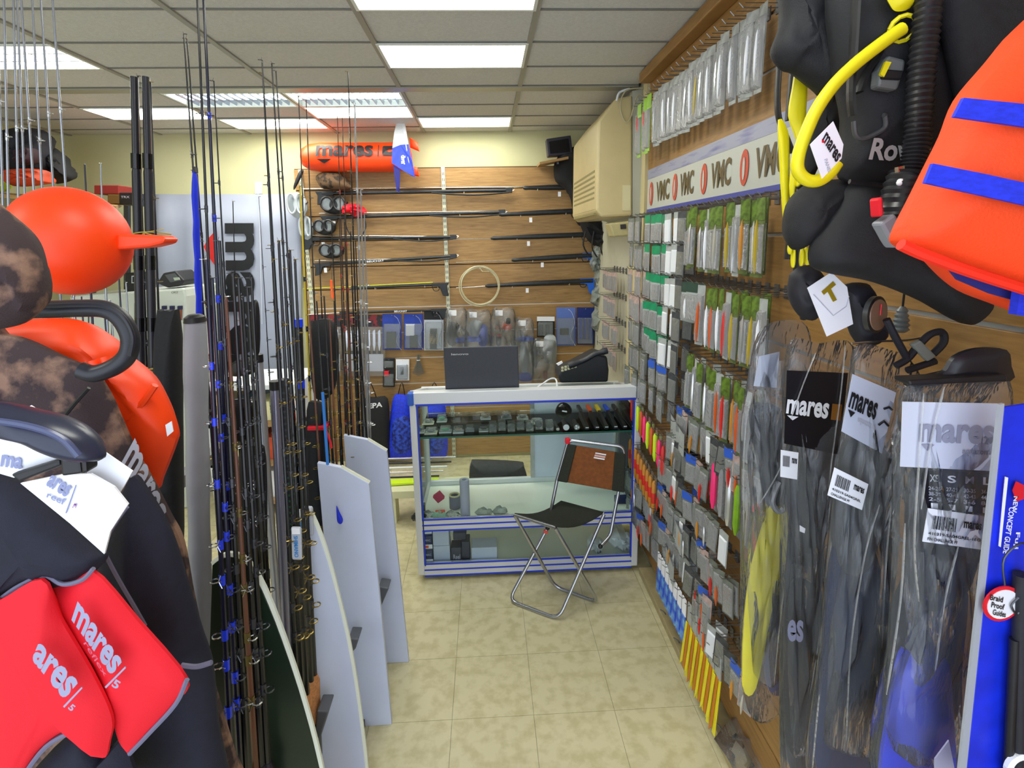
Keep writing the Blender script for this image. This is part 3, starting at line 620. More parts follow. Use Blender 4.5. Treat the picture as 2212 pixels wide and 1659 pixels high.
# white cabinet with till on it
cy = 3.45
t = thing('white_cabinet', 'white cabinet with a rounded top standing before the banner', 'cabinet', onY(320, 1050, cy))
fr = PY([(150, 640), (398, 622), (402, 640), (400, 700), (400, 1060), (150, 1060)], cy)
fr[4].z = fr[5].z = .0
cab = M('cabinet_white', '#cfd6cf', .4, var=.02)
MB().prism(fr, FW*.45).build('body', cab, t, bevel=.012)
for x in (190, 240, 290): MB().prism(PY([(x, 655), (x+2, 655), (x+2, 950), (x, 950)], cy-.004), FW*.006).build('door_gap', steel, t)
for u in (353, 370, 387):
    q = thing('marker_pen', 'capped marker pen clipped to the white cabinet, %s of three' % {353: 'left', 370: 'middle', 387: 'right'}[u], 'pen', onY(u, 690, cy-.02))
    MB().prism(PY([(u-4, 661), (u+4, 661), (u+4, 669), (u-4, 669)], cy-.02), FW*.018).build('cap', M('cap_navy', '#15154a', .4), q)
    MB().prism(PY([(u-3, 669), (u+3, 669), (u+3, 692), (u-3, 692)], cy-.02), FW*.016).build('barrel', M('pen_rust', '#8a4a30', .5) if u > 360 else card, q)
text_quad('OK2', PY([(370, 634), (384, 633), (384, 629), (370, 630)], cy-.006), ink, t, 0)
t = thing('cash_till', 'dark sloping keypad till on top of the white cabinet', 'till', onY(370, 620, cy+.05))
a0 = PY([(338, 612), (352, 590), (378, 585), (398, 606), (392, 616), (362, 622)], cy+.02)
MB().prism(a0, FW*.2).build('body', M('till_dark', '#24262b', .45), t, bevel=.008)
MB().prism(PY([(356, 594), (376, 590), (390, 606), (368, 610)], cy+.015), FW*.008).build('keypad', M('till_grey', '#565a60', .5), t)
MB().prism(PY([(374, 600), (386, 599), (388, 604), (377, 606)], cy+.01), FW*.006).build('label', M('till_label', '#b9c4b4', .5), t)
t = thing('black_sign_box', 'black box with a white framed mark behind the rod tubes', 'box', onY(298, 640, cy+.05))
MB().prism(PY([(270, 590), (300, 588), (300, 640), (270, 640)], cy+.05), FW*.15).build('body', black, t, bevel=.005)
MB().prism(PY([(284, 596), (299, 595), (299, 611), (284, 612)], cy+.045), FW*.006).build('mark', pgrey, t)
MB().prism(PY([(286, 598), (297, 597), (297, 609), (286, 610)], cy+.042), FW*.006).build('mark_field', black, t)
# high shelf on the left
t = thing('high_shelf', 'high wall shelf crowded with dark bags at far left', 'shelf', onY(100, 445, 3.5))
MB().prism([onY(-60, 412, 3.2), onY(250, 445, 3.2), onY(262, 440, 4.1), onY(20, 415, 4.1)], -UP*.02).build('board', wood, t)
MB().prism([onY(190, 560, 3.2), onY(285, 560, 3.2), onY(285, 540, 3.9), onY(200, 540, 3.9)], -UP*.02).build('board', wood, t)
for u in (-10, 200): MB().bar(onY(u, 440, 3.96), onY(u, 640, 3.96), .03, .03, FW).build('upright', steel, t)
MB().bar(onY(275, 440, 3.96), onY(275, 640, 3.96), .03, .03, FW).build('upright', steel, t)
def lump(pts, Y, th, mm, name, label, cat, wob=.3, group=None):
    return MB().pillow(smoothline(PY(pts, Y), 3, True), -FW*th, 5, wob=wob).build(name, mm, smooth=True, label=label, cat=cat, group=group)
dk = M('dark_bag', '#1d1d28', .75, var=.3, scale=20)
lump([(5, 290), (45, 276), (100, 284), (112, 320), (110, 372), (60, 385), (5, 380)], 3.5, .12, dk, 'dark_bag', 'large dark bag on the high shelf behind the silver rods', 'bag')
lump([(105, 325), (124, 322), (140, 345), (156, 378), (150, 392), (112, 392)], 3.55, .08, nylon, 'dark_pouch', 'small black pouch at the right end of the high shelf', 'bag')
lump([(15, 372), (50, 364), (100, 368), (106, 385), (102, 398), (30, 402)], 3.3, .1, M('dull_orange', '#c4421c', .6, var=.2, scale=10), 'orange_float', 'dull orange rolled float on the high shelf behind the ball', 'float')
lump([(40, 325), (75, 320), (78, 350), (44, 356)], 3.38, .07, M('dark_maroon', '#3b2430', .7), 'dark_roll', 'dark maroon roll among the bags on the high shelf', 'bag')
lump([(-10, 385), (8, 380), (10, 410), (-10, 415)], 3.3, .06, lime, 'lime_box', 'lime green pouch at the far left end of the shelf', 'pouch')
def pbox(u0, v0, u1, v1, Y, dp, mm, name, label, cat='box', group=None, bev=.004): return MB().prism(rect(u0, v0, u1, v1, Y), FW*dp).build(name, mm, label=label, cat=cat, group=group, bevel=bev)
pbox(203, 400, 256, 419, 3.6, .2, M('box_red', '#8e2620', .6), 'flat_box', 'flat dark red box on the shelf right of the orange ball')
pbox(232, 420, 258, 440, 3.55, .2, M('box_ochre', '#6f5220', .6), 'flat_box', 'ochre box under the flat red box')
t = thing('flat_box', 'black box with white print beside the ochre box', 'box', onY(271, 442, 3.55)); MB().prism(rect(257, 416, 288, 442, 3.55), FW*.2).build('body', black, t, bevel=.004)
text_quad('TRX', PY([(261, 428), (280, 428), (280, 423), (261, 423)], 3.545), ink_grey, t)
# shelving seen between the rods
t = thing('shelf_unit', 'white and oak shelving glimpsed between the fishing rods', 'shelf unit', onY(560, 1200, 3.3))
sx0, sx1 = onY(440, 900, 3.3).x, onY(650, 900, 3.3).x
for z in (.08, .34, .60, .84): MB().box((sx0, 3.3, z), (sx1, 3.75, z+.03)).build('shelf_board', white if z > .8 else wood, t, bevel=.002)
for x in (sx0, sx1-.03): MB().box((x, 3.3, 0), (x+.03, 3.75, .84)).build('side_panel', white, t)
MB().box((sx0, 3.74, 0), (sx1, 3.76, .84)).build('back_panel', M('shelf_back', '#c5cfd2', .5), t)
cols = ['#dfe6e6', '#e8e3b0', '#9fd0c2', '#c84a26', '#e6e6f0', '#d8c59a', '#6aa0c8']
k = 0
for z in (.11, .37, .63):
    x = sx0+.04
    while x < sx1-.1:
        w = random.uniform(.06, .12); h = random.uniform(.1, .19); k += 1
        o = MB().box((x, 3.34, z), (x+w-.008, 3.55, z+h)).build('stock_box', M('stock%d' % (k % 7), cols[k % 7], .5, var=.1), bevel=.003, group='boxes on the shelving behind the rods', cat='box',
          label='%s box on the %s shelf behind the rods, %s from left' % (['pale grey', 'cream', 'mint green', 'rust orange', 'white', 'sand', 'light blue'][k % 7], {.11: 'bottom', .37: 'middle', .63: 'top'}[z], ORD[int((x-sx0)/.09)]))
        x += w
# low bench and goods behind the counter
t = thing('low_bench', 'cream low bench standing behind the glass counter', 'bench', onZ(930, 1075, .0))
b0 = [onZ(845, 1062, .22), onZ(1135, 1052, .22), onZ(1135, 1024, .22), onZ(845, 1034, .22)]
MB().prism(b0, -UP*.05).build('top', M('bench_cream', '#d9d9b4', .5), t, bevel=.004)
for q in (b0[0], b0[1]): MB().box((q.x-.02 if q is b0[1] else q.x, q.y+.01, 0), ((q.x if q is b0[1] else q.x+.02), q.y+.12, .17)).build('leg', M('bench_cream', '', 0), t)
def onb(u, v): return onZ(u, v, .225)
m = MB(); 
for k in range(6):
    p, q = onb(835, 1022+k*4)+UP*.02*(5-k), onb(985-k*9, 1018+k*4)+UP*.02*(5-k)
    MB().tube([p, q], .006, 8).build('spear_shaft', [shaft_m, black, white][k % 3], label='%s loose spear shaft from the top of the pile behind the counter' % ORD[k], cat='spear', group='loose spear shafts')
MB().prism([onb(830, 1050), onb(948, 1043), onb(948, 1034), onb(830, 1040)], UP*.012).build('lime_ruler', lime, label='lime green strip lying on the low bench', cat='strip')
bag = [(1018, 1000), (1030, 996), (1120, 1000), (1132, 1010), (1133, 1052), (1030, 1054), (1016, 1044), (1014, 1020)]
t = thing('laptop_bag', 'dark grey soft bag lying on the low bench behind the counter glass', 'bag', onY(1075, 1054, 3.1))
MB().pillow(smoothline(PY(bag, 3.12), 3, True), -FW*.08, 5, edge=.35).build('body', M('bag_charcoal', '#34363c', .75, var=.2, scale=40), t, smooth=True)
MB().tube(smoothline(PY([(1015, 1026), (1050, 1029), (1100, 1030), (1132, 1031)], 3.03), 4), .004, 6).build('zip', black, t)
MB().pillow(smoothline(PY([(1100, 1054), (1112, 1042), (1130, 1036), (1133, 1053)], 3.02), 3, True), -FW*.015, 3).build('pocket', black, t, smooth=True)
# ================================================================== glass counter
CYF, CYB, CX0, CX1 = 2.54, 3.0, -.388, .752
fw = M('frame_white_alu', '#d9dde2', .35, .15); bl = M('frame_blue_line', '#1a3ccf', .4); pane = glass('pane', '#fafffd'); pane_edge = M('glass_edge', '#2d6a5c', .2)
t = thing('glass_counter', 'white framed glass display counter with blue trim in front of the spearguns', 'counter', ((CX0+CX1)/2, 2.77, 0))
zt0, zt1 = .945, 1.005
MB().box((CX0, CYF, zt0), (CX1, CYF+.05, zt1)).build('top_rail', fw, t, bevel=.004)
MB().box((CX0+.03, CYF-.002, zt0-.008), (CX1-.03, CYF+.02, zt0+.0)).build('trim_line', bl, t)
for x in (CX0+.002, CX1-.035): MB().hexa([(x, CYF+.05, zt1-.05), (x+.033, CYF+.05, zt1-.05), (x+.033, CYB, .86), (x, CYB, .86), (x, CYF+.05, zt1-.002), (x+.033, CYF+.05, zt1-.002), (x+.033, CYB, .905), (x, CYB, .905)]).build('side_rail', fw, t, bevel=.004)
MB().box((CX0, CYB, .86), (CX1, CYB+.03, .905)).build('back_rail', fw, t, bevel=.004)
for x, y in ((CX0, CYF), (CX1, CYF)):
    MB().box((x-.004, y-.004, zt0-.004), (x+.03 if x < 0 else x+.004, y+.05, zt1-.004)) if 0 else None
    MB().cbox((x+(.008 if x < 0 else -.008), y+.01, zt0+.03), (.03, .045, .066)).build('corner_cap', M('corner_blue', '#2f62c9', .4), t, bevel=.008)
for x in (CX0, CX1-.032):
    MB().box((x, CYF+.002, .03), (x+.032, CYF+.034, zt0)).build('front_post', fw, t, bevel=.003)
    MB().box((x+.034 if x < 0 else x-.006, CYF+.004, .08), (x+.04 if x < 0 else x, CYF+.02, zt0-.01)).build('post_trim', bl, t)
    MB().box((x, CYB-.01, .03), (x+.032, CYB+.022, .87)).build('back_post', fw, t, bevel=.003)
for z0, z1 in ((.278, .338), (.025, .092)):
    MB().box((CX0+.03, CYF+.004, z0), (CX1-.03, CYF+.03, z1)).build('rail', fw, t, bevel=.003)
    for q in (0, .5, 1):
        z = z0+(z1-z0)*q; MB().box((CX0+.032, CYF+.001, z-.0035), (CX1-.032, CYF+.006, z+.0035)).build('trim_line', bl, t)
    MB().box((CX0+.03, CYB-.005, z0), (CX1-.03, CYB+.02, z1)).build('back_rail', fw, t, bevel=.003)
    for x in (CX0+.003, CX1-.03): MB().box((x, CYF+.03, z0), (x+.025, CYB, z1)).build('side_rail', fw, t)
for z in (.30, .055): MB().box((CX0+.028, CYF+.032, z), (CX1-.028, CYB-.008, z+.008)).build('shelf_floor', M('shelf_milk', '#f2f6ee', .2), t)
MB().box((CX0+.035, CYF+.03, .762), (CX1-.035, CYB-.03, .768)).build('glass_shelf', pane, t)
MB().box((CX0+.035, CYF+.026, .761), (CX1-.035, CYF+.03, .769)).build('shelf_edge', pane_edge, t)
for z0, z1 in ((.34, .94), (.094, .276)): MB().box((CX0+.032, CYF+.014, z0), (CX1-.032, CYF+.018, z1)).build('front_pane', pane, t)
MB().hexa([(CX0+.035, CYF+.05, zt1-.02), (CX1-.035, CYF+.05, zt1-.02), (CX1-.035, CYB, .885), (CX0+.035, CYB, .885), (CX0+.035, CYF+.05, zt1-.014), (CX1-.035, CYF+.05, zt1-.014), (CX1-.035, CYB, .891), (CX0+.035, CYB, .891)]).build('top_pane', pane, t)
for x in (CX0+.012, CX1-.018): MB().box((x, CYF+.035, .34), (x+.005, CYB-.012, .87)).build('side_pane', pane, t)
pm = onY(1150, 950, CYB); MB().box((pm.x-.012, CYB-.012, .34), (pm.x+.012, CYB+.004, .86)).build('door_stile', alu, t)
MB().box((pm.x+.012, CYB-.006, .34), (onY(1335, 950, CYB).x, CYB+.002, .86)).build('white_back_door', M('back_door', '#cdd6ea', .35), t)
for x in (CX0+.04, CX1-.07):
    c = MB(); MB().lathe([(.014, 0), (.018, .006), (.018, .018), (.012, .026)], (x+.015, CYF+.05, 0), UP, 12).build('foot', steel, t)
    MB().lathe([(.014, 0), (.018, .006), (.018, .018), (.012, .026)], (x+.015, CYB-.03, 0), UP, 12).build('foot', steel, t)
# goods on the glass shelf
ZS = .769
def shelf_item(u, v, label, f, cat, Y): 
    p = onY(u, v, Y); p.z = ZS; q = thing(f, label, cat, p); return q, p
hues = [('#c9d2d0', 'clear'), ('#d9d9c4', 'cream'), ('#b9c6c8', 'grey'), ('#dfe6ea', 'white'), ('#8f9aa0', 'smoky')]
row = [(905, 2.62), (930, 2.6), (962, 2.61), (990, 2.6), (1015, 2.62), (1045, 2.61), (925, 2.75), (955, 2.78), (1050, 2.8), (1095, 2.8), (1130, 2.78), (1160, 2.7)]
for k, (u, Y) in enumerate(row):
    q, p = shelf_item(u, 940, '%s small packet of tackle on the glass shelf, %s from left in the %s row' % (hues[k % 5][1], ORD[k if k < 6 else k-6], 'front' if k < 6 else 'back'), 'tackle_packet', 'packet', Y)
    w, d_, h = random.uniform(.045, .065), .05, random.uniform(.018, .04)
    MB().box((p.x-w/2, Y, ZS), (p.x+w/2, Y+d_, ZS+.006)).build('tray', M('pk_%d' % (k % 5), hues[k % 5][0], .4, var=.1), q, bevel=.002)
    MB().pillow([(p.x+math.cos(i)*w*.35, Y+.025, ZS+h*.5+math.sin(i)*h*.3) for i in [x*.6283 for x in range(10)]], -FW*.012, 3).build('contents', [black, steel, teal, M('lure_tan', '#8b6f46', .5), steel][k % 5], q, smooth=True)
    MB().hexa([(p.x-w*.47, Y, ZS+.006), (p.x+w*.47, Y, ZS+.006), (p.x+w*.47, Y+d_, ZS+.006), (p.x-w*.47, Y+d_, ZS+.006), (p.x-w*.4, Y+.006, ZS+h), (p.x+w*.4, Y+.006, ZS+h), (p.x+w*.4, Y+d_-.006, ZS+h), (p.x-w*.4, Y+d_-.006, ZS+h)]).build('clear_cover', clear_blister, q, bevel=.003)
for k, u in enumerate((1065, 1085, 1105, 1125, 1145, 1165, 1188)):
    q, p = shelf_item(u, 945, 'small dark fishing reel in a clear box, %s from left on the glass shelf' % ORD[k], 'boxed_reel', 'reel', 2.6+.02*(k % 2))
    MB().lathe([(.012, 0), (.017, .004), (.011, .009), (.011, .018), (.017, .023), (.012, .028)], (p.x, p.y+.012, ZS+.022), FW, 14).build('spool', black, q, smooth=True)
    MB().tube([(p.x, p.y+.02, ZS+.022), (p.x+.014, p.y+.008, ZS+.034)], .003, 6).build('crank', steel, q)
    MB().box((p.x-.019, p.y, ZS), (p.x+.019, p.y+.05, ZS+.045)).build('clear_box', clear_blister, q, bevel=.002)
for k, (u, v, r, l) in enumerate([(1205, 940, .010, 'small silver torch head facing out on the glass shelf'), (1223, 938, .018, 'white-faced dive torch facing out on the glass shelf'), (1246, 940, .017, 'silver three-lamp dive torch facing out on the glass shelf')]):
    q, p = shelf_item(u, v, l, 'dive_torch', 'torch', 2.59); c = V((p.x, 2.59, ZS+r+.001))
    MB().lathe([(r, 0), (r*.95, .02), (r*.6, .035), (r*.6, .10), (r*.5, .105)], c, FW, 16).build('body', black, q, smooth=True)
    MB().lathe([(r*.85, -.003), (r*.85, .002)], c, FW, 16).build('lens', card if k == 1 else chrome, q)
    if k == 2:
        for a in range(3): MB().ball(c+V((math.cos(a*2.09)*r*.42, -.004, math.sin(a*2.09)*r*.42)), r*.3, .004, r*.3, 10, 6).build('lamp', card, q, smooth=True)
q, p = shelf_item(1218, 925, 'round black mask lens behind the dive torches', 'mask_lens', 'dive mask', 2.75)
MB().lathe([(.02, 0), (.042, .008), (.045, .02), (.036, .045), (.01, .055)], V((p.x, 2.74, ZS+.047)), FW+UP*.3, 20).build('shell', gloss_black, q, smooth=True)
MB().prism([V((p.x-.012, 2.732, ZS+.056)), V((p.x+.014, 2.732, ZS+.05)), V((p.x+.014, 2.732, ZS+.056)), V((p.x-.01, 2.732, ZS+.062))], FW*.004).build('mark', card, q)
for k, (u, cc) in enumerate([(1268, None), (1290, '#e0561f'), (1310, '#e6c21c'), (1330, '#2050d8'), (1350, None), (1368, None)]):
    q, p = shelf_item(u, 945, 'black dive knife with %s on the glass shelf, %s from the torches' % ({None: 'plain handle', '#e0561f': 'orange handle tip', '#e6c21c': 'yellow handle tip', '#2050d8': 'blue handle tip'}[cc], ORD[k]), 'dive_knife', 'knife', 2.59)
    MB().hexa([(p.x-.011, 2.59, ZS), (p.x+.011, 2.59, ZS), (p.x+.008, 2.80, ZS), (p.x-.008, 2.80, ZS), (p.x-.010, 2.59, ZS+.02), (p.x+.010, 2.59, ZS+.02), (p.x+.008, 2.80, ZS+.045), (p.x-.008, 2.80, ZS+.045)]).build('sheath', black, q, bevel=.003)
    MB().cbox((p.x, 2.82, ZS+.04), (.02, .09, .02)).build('handle', M('kn%s' % cc, cc, .4) if cc else steel, q, bevel=.004)
    MB().cbox((p.x, 2.588, ZS+.014), (.016, .002, .004)).build('label', card, q)
t2 = MB().bar(onY(900, 923, 2.8), onY(970, 925, 2.8), .008, .006).build('green_pencil', M('pencil_green', '#17913a', .4), label='green pencil resting across packets on the glass shelf', cat='pencil')
# goods on the middle shelf
ZM = .309
def at_shelf(u, v, z): p = onZ(u, v, z); return p
q = thing('paper_roll', 'pale paper roll standing upright on the middle shelf', 'paper roll', onY(1006, 1127, 2.62)); p = onY(1006, 1127, 2.62)
MB().lathe([(.024, 0), (.025, .004), (.025, .205), (.012, .205), (.012, .19)], V((p.x, p.y, ZM)), UP, 18).build('roll', M('roll_lilac', '#b4b4cc', .6), q, smooth=True)
p = onY(984, 1120, 2.72); q = thing('tape_roll', 'brown and cream roll of tape on the middle shelf', 'tape roll', (p.x, p.y, ZM))
MB().lathe([(.03, 0), (.03, .07), (.018, .07), (.018, .05)], V((p.x, p.y, ZM)), UP, 18).build('roll', M('tape_grey', '#77788c', .5), q, smooth=True); MB().ring(V((p.x, p.y, ZM+.072)), UP, .026, .005, 18, 6).build('core_rim', M('tape_cream', '#c9c49a', .5), q)
for u, v, w, h, mm, l, Y in ((950, 1095, .05, .035, M('salmon', '#f05a4a', .5), 'salmon red box on the middle shelf', 2.62), (948, 1075, .045, .045, M('magenta', '#b3325a', .5), 'magenta square card propped on the middle shelf', 2.7), (912, 1085, .03, .06, M('smoke_jar', '#555c66', .3), 'small dark jar at the left of the middle shelf', 2.66), (1345, 1105, .09, .04, M('navy_flat', '#1b2a5a', .4), 'dark navy pad at the right end of the middle shelf', 2.7)):
    p = onY(u, v, Y); o = MB().cbox(V((p.x, Y, ZM+h/2 if 'magenta' not in l else ZM+.075)), (w, .03, h), *( (V((.8, 0, .6)), FW, V((-.6, 0, .8))) if 'magenta' in l else (V((1, 0, 0)), FW, UP))).build('stock_box', mm, label=l, cat='box', bevel=.003)
for k, (u, Y, mm, l) in enumerate([(905, 2.6, black, 'black tool at the left front of the middle shelf'), (925, 2.61, clear_blister, 'crumpled clear bag at the left of the middle shelf'), (950, 2.6, M('mint', '#9fc9b0', .5), 'mint coloured bag in front of the salmon box'), (1045, 2.62, dull, 'flat clear bag right of the paper roll'), (1080, 2.63, dull, 'flat clear bag of papers in the middle of the shelf'), (975, 2.6, clear_blister, 'crumpled clear bag beside the paper roll')]):
    p = onY(u, 1115, Y); MB().pillow([V((p.x+math.cos(i*.5236)*.042*random.uniform(.8, 1.2), Y+math.sin(i*.5236)*.03, ZM+.018)) for i in range(12)], UP*.018, 4, wob=.7).build('bag_of_parts', mm, smooth=True, label=l, cat='packet')
# goods on the bottom shelf
ZB = .064
def boxz(u0, u1, z0, z1, Y, dp, mm, name, label, txt=None, tm=None):
    x0, x1 = onY(u0, 1190, Y).x, onY(u1, 1190, Y).x
    q = thing(name, label, 'box', ((x0+x1)/2, Y, z0)); MB().box((x0, Y, z0), (x1, Y+dp, z1)).build('carton', mm, q, bevel=.003)
    if txt: text_quad(txt, [V((x0+.012, Y-.002, z0+(z1-z0)*.3)), V((x1-.006, Y-.002, z0+(z1-z0)*.3)), V((x1-.006, Y-.002, z0+(z1-z0)*.6)), V((x0+.012, Y-.002, z0+(z1-z0)*.6))], tm, q)
    return q
navy = M('carton_navy', '#2b3a66', .5); lil = M('carton_lilac', '#ccd3ea', .5)
H5 = (.21)/5
for k in range(5):
    q = boxz(914, 934, ZB+H5*k*.98, ZB+H5*(k+1)*.98-.002, 2.58, .09, navy, 'reel_carton', 'navy carton at the left end of the bottom shelf, %s from the bottom' % ORD[k], 'MAC' if k in (1, 3) else None, ink_grey)
    if k in (0, 2, 4):
        p = onY(918, 1190, 2.578); MB().box((p.x-.005, 2.577, ZB+H5*k+.01), (p.x+.04, 2.579, ZB+H5*k+.033)).build('label', card, q)
        if k == 2: MB().box((p.x, 2.576, ZB+H5*k+.015), (p.x+.02, 2.578, ZB+H5*k+.028)).build('orange_mark', M('fluo_orange', '', 0), q)
boxz(936, 972, ZB, ZB+.098, 2.59, .1, lil, 'white_carton', 'white carton on the bottom shelf, lower of two')
boxz(936, 971, ZB+.1, ZB+.2, 2.59, .1, lil, 'white_carton', 'white carton on the bottom shelf, upper of two')
chg = M('carton_charcoal', '#3d3f55', .5)
boxz(974, 996, ZB, ZB+.09, 2.58, .08, chg, 'charcoal_carton', 'charcoal carton on the bottom shelf, front left of the dark group', 'Reel', ink_grey)
boxz(997, 1015, ZB, ZB+.11, 2.6, .08, chg, 'charcoal_carton', 'charcoal carton on the bottom shelf, right of the dark group')
boxz(980, 1008, ZB+.112, ZB+.15, 2.62, .08, chg, 'charcoal_carton', 'charcoal carton lying on top of the dark group')
boxz(1018, 1074, ZB, ZB+.085, 2.58, .1, lil, 'white_carton', 'wide white carton on the bottom shelf right of the charcoal ones')
p = onY(1340, 1190, 2.66)
for dx, s_, l in ((0, .055, 'white crumpled plastic bag at the right of the bottom shelf'), (-.14, .04, 'smaller pale bag near the middle right of the bottom shelf')):
    c = V((p.x+dx, 2.66, ZB+s_*.9)); MB().pillow([c+V((math.cos(i*.4488)*s_*1.25*random.uniform(.85, 1.1), 0, math.sin(i*.4488)*s_*random.uniform(.8, 1.1))) for i in range(14)], -FW*.05, 5, wob=.8).build('plastic_bag', M('bag_white', '#dfe3e8', .35, var=.06, scale=25, bump=.4, bscale=40), smooth=True, label=l, cat='bag')
# things standing on the counter
def topz(y): return zt1-.014 - (y-(CYF+.05))*(zt1-.014-.891)/(CYB-CYF-.05)+.001
ly = 2.60; lz = topz(2.6)
A, B_, C_, D_ = onY(963, 857, ly), onY(1122, 852, ly), onY(1119, 747, ly-.03), onY(958, 751, ly-.03)
t = thing('laptop', 'open dark laptop seen from behind on the glass counter', 'laptop', V(((A.x+B_.x)/2, ly, A.z)))
lid = MB().prism([A, B_, C_, D_], FW*.010).build('lid', M('laptop_lid', '#3c3f49', .5, var=.06, scale=120), t, bevel=.004)
text_quad('lenovo', [bil((A, B_, C_, D_), .1, .845)-FW*.0015, bil((A, B_, C_, D_), .33, .845)-FW*.0015, bil((A, B_, C_, D_), .33, .885)-FW*.0015, bil((A, B_, C_, D_), .1, .885)-FW*.0015], M('logo_silver', '#c8cad0', .3, .6), lid)
MB().prism([bil((A, B_, C_, D_), 0, .13)-FW*.001, bil((A, B_, C_, D_), 1, .13)-FW*.001, bil((A, B_, C_, D_), 1, .145)-FW*.001, bil((A, B_, C_, D_), 0, .145)-FW*.001], FW*.001).build('crease', black, lid)
MB().hexa([A+V((0, .012, -.002)), B_+V((0, .012, -.002)), B_+V((0, .25, -.056)), A+V((0, .25, -.056)), A+V((0, .012, .016)), B_+V((0, .012, .016)), B_+V((0, .25, -.038)), A+V((0, .25, -.038))]).build('base', black, t, bevel=.003)
for s_ in (.12, .88): MB().tube([A.lerp(B_, s_-.05)+V((0, .006, .004)), A.lerp(B_, s_+.05)+V((0, .006, .004))], .007, 8).build('hinge', black, t)
MB().tube(smoothline([A+V((.02, -.004, .008)), A+V((-.02, -.01, .012)), A+V((.03, -.02, 0)), A+V((.12, -.016, -.002)), B_+V((-.05, -.016, 0)), B_+V((.06, .02, .012)), B_+V((.12, .1, 0))], 5), .003, 6).build('power_cable', black, t, smooth=True)
MB().tube(smoothline([onY(1122, 838, 2.72), onY(1150, 842, 2.72), onY(1168, 832, 2.75), onY(1190, 818, 2.8), onY(1202, 822, 2.8), onY(1203, 848, 2.7)], 6), .0045, 8).build('network_cable', white, smooth=True, label='white cable looping behind the laptop', cat='cable')
ty_ = 2.82; t = thing('desk_telephone', 'black desk telephone with pale keys at the back of the counter', 'telephone', onY(1262, 828, ty_))
MB().prism(PY([(1206, 812), (1212, 800), (1240, 790), (1290, 764), (1312, 770), (1316, 800), (1314, 826), (1210, 828)], ty_), FW*.16).build('base', M('phone_black', '#22252c', .4), t, bevel=.012)
MB().tube(smoothline(PY([(1228, 790), (1262, 778), (1285, 765), (1312, 757)], ty_-.01), 5), [.018]*3+[.014]*10+[.018]*3, 10).build('handset', M('phone_black', '', 0), t, smooth=True)
for k in range(5):
    for r_ in range(2): MB().prism(PY([(1212+k*7, 793-k*2+r_*6), (1217+k*7, 792-k*2+r_*6), (1218+k*7, 796-k*2+r_*6), (1213+k*7, 797-k*2+r_*6)], ty_-.006), FW*.006).build('key', M('key_cream', '#c9cba8', .4), t)
MB().prism(PY([(1202, 786), (1214, 780), (1216, 784), (1206, 790)], ty_-.004), FW*.01).build('white_clip', card, t)
# ================================================================== folding chair
tubem = M('chair_tube', '#b6b9c0', .25, .95); canvas = M('chair_canvas', '#23261d', .85, var=.15, scale=150); brownc = M('chair_brown', '#7a4416', .8, var=.15, scale=60)
zs_ = .43
Lc, Nc, Rc, Fc = (onZ(1112, 1113, zs_), onZ(1200, 1141, zs_), onZ(1305, 1111, zs_), onZ(1212, 1086, zs_))
A, B_, C_, D_ = (onZ(1099, 1297, .009), onZ(1207, 1338, .009), onZ(1293, 1302, .009), onZ(1199, 1268, .009))
t = thing('folding_chair', 'folding chair with black seat and brown canvas back in front of the counter', 'chair', (A+B_+C_+D_)/4-UP*.009)
def rnd(pts, k=.06):
    out = [pts[0]]
    for i in range(1, len(pts)-1):
        p = pts[i]; a = (pts[i-1]-p).normalized()*k; b = (pts[i+1]-p).normalized()*k
        for s_ in range(6): s2 = s_/5; out.append((p+a)*(1-s2)**2+p*2*s2*(1-s2)+(p+b)*s2*s2)
    return out+[pts[-1]]
def fl(pts): 
    for p in pts: p.z = max(p.z, .009)
    return pts
for a, b, c, d in ((Lc, D_, C_, Nc), (Fc, A, B_, Rc)):
    w = (b+c)/2
    MB().tube(fl(rnd([a, b, c, d], .05)), .0085, 10).build('leg_frame', tubem, t, smooth=True)
for a, b in ((Lc, Nc), (Fc, Rc)): MB().tube([a+UP*.002, b+UP*.002], .0085, 10).build('seat_rail', tubem, t, smooth=True)
ctr = (Lc+Nc+Rc+Fc)/4
m = MB(); n = 8; vs = []
for j in range(n+1):
    for i in range(n+1):
        p = bil((Lc, Nc, Rc, Fc), i/n, j/n); s_ = j/n; vs.append(p+UP*(.012-.03*math.sin(math.pi*s_)*(1-.15*math.sin(math.pi*i/n))))
m.add(vs, [(j*(n+1)+i, j*(n+1)+i+1, (j+1)*(n+1)+i+1, (j+1)*(n+1)+i) for j in range(n) for i in range(n)])
o = m.build('seat', canvas, t, smooth=True); o.modifiers.new('thick', 'SOLIDIFY').thickness = .006
dp = lambda p: -(MC.transposed() @ (p-O)).z
zf, zr = dp(Fc), dp(Rc)
bk = [onY(1203, 1038, 2.465), onY(1348, 1063, 2.40), onY(1351, 978, 2.43), onY(1226, 957, 2.495)]
nb = (bk[1]-bk[0]).cross(bk[3]-bk[0]).normalized()
for q, (s0, s1, mm, nm) in enumerate([(0, .16, canvas, 'side_sleeve'), (.15, .83, brownc, 'back_panel'), (.82, 1, canvas, 'side_sleeve')]):
    MB().prism([bil(bk, s0, 0)-nb*.006, bil(bk, s1, 0)-nb*.006, bil(bk, s1, .98)-nb*.006, bil(bk, s0, .98)-nb*.006], nb*(.012 if q == 1 else .02)).build(nm, mm, t, bevel=.004)
bpn = [c_ for c_ in t.children if c_.name.startswith('back_panel')][0]
e = [bil(bk, x, y)+nb*.012*(1 if (O-bk[0]).dot(nb) > 0 else -1) for x, y in ((.48, .74), (.66, .74), (.68, .90), (.50, .90))]
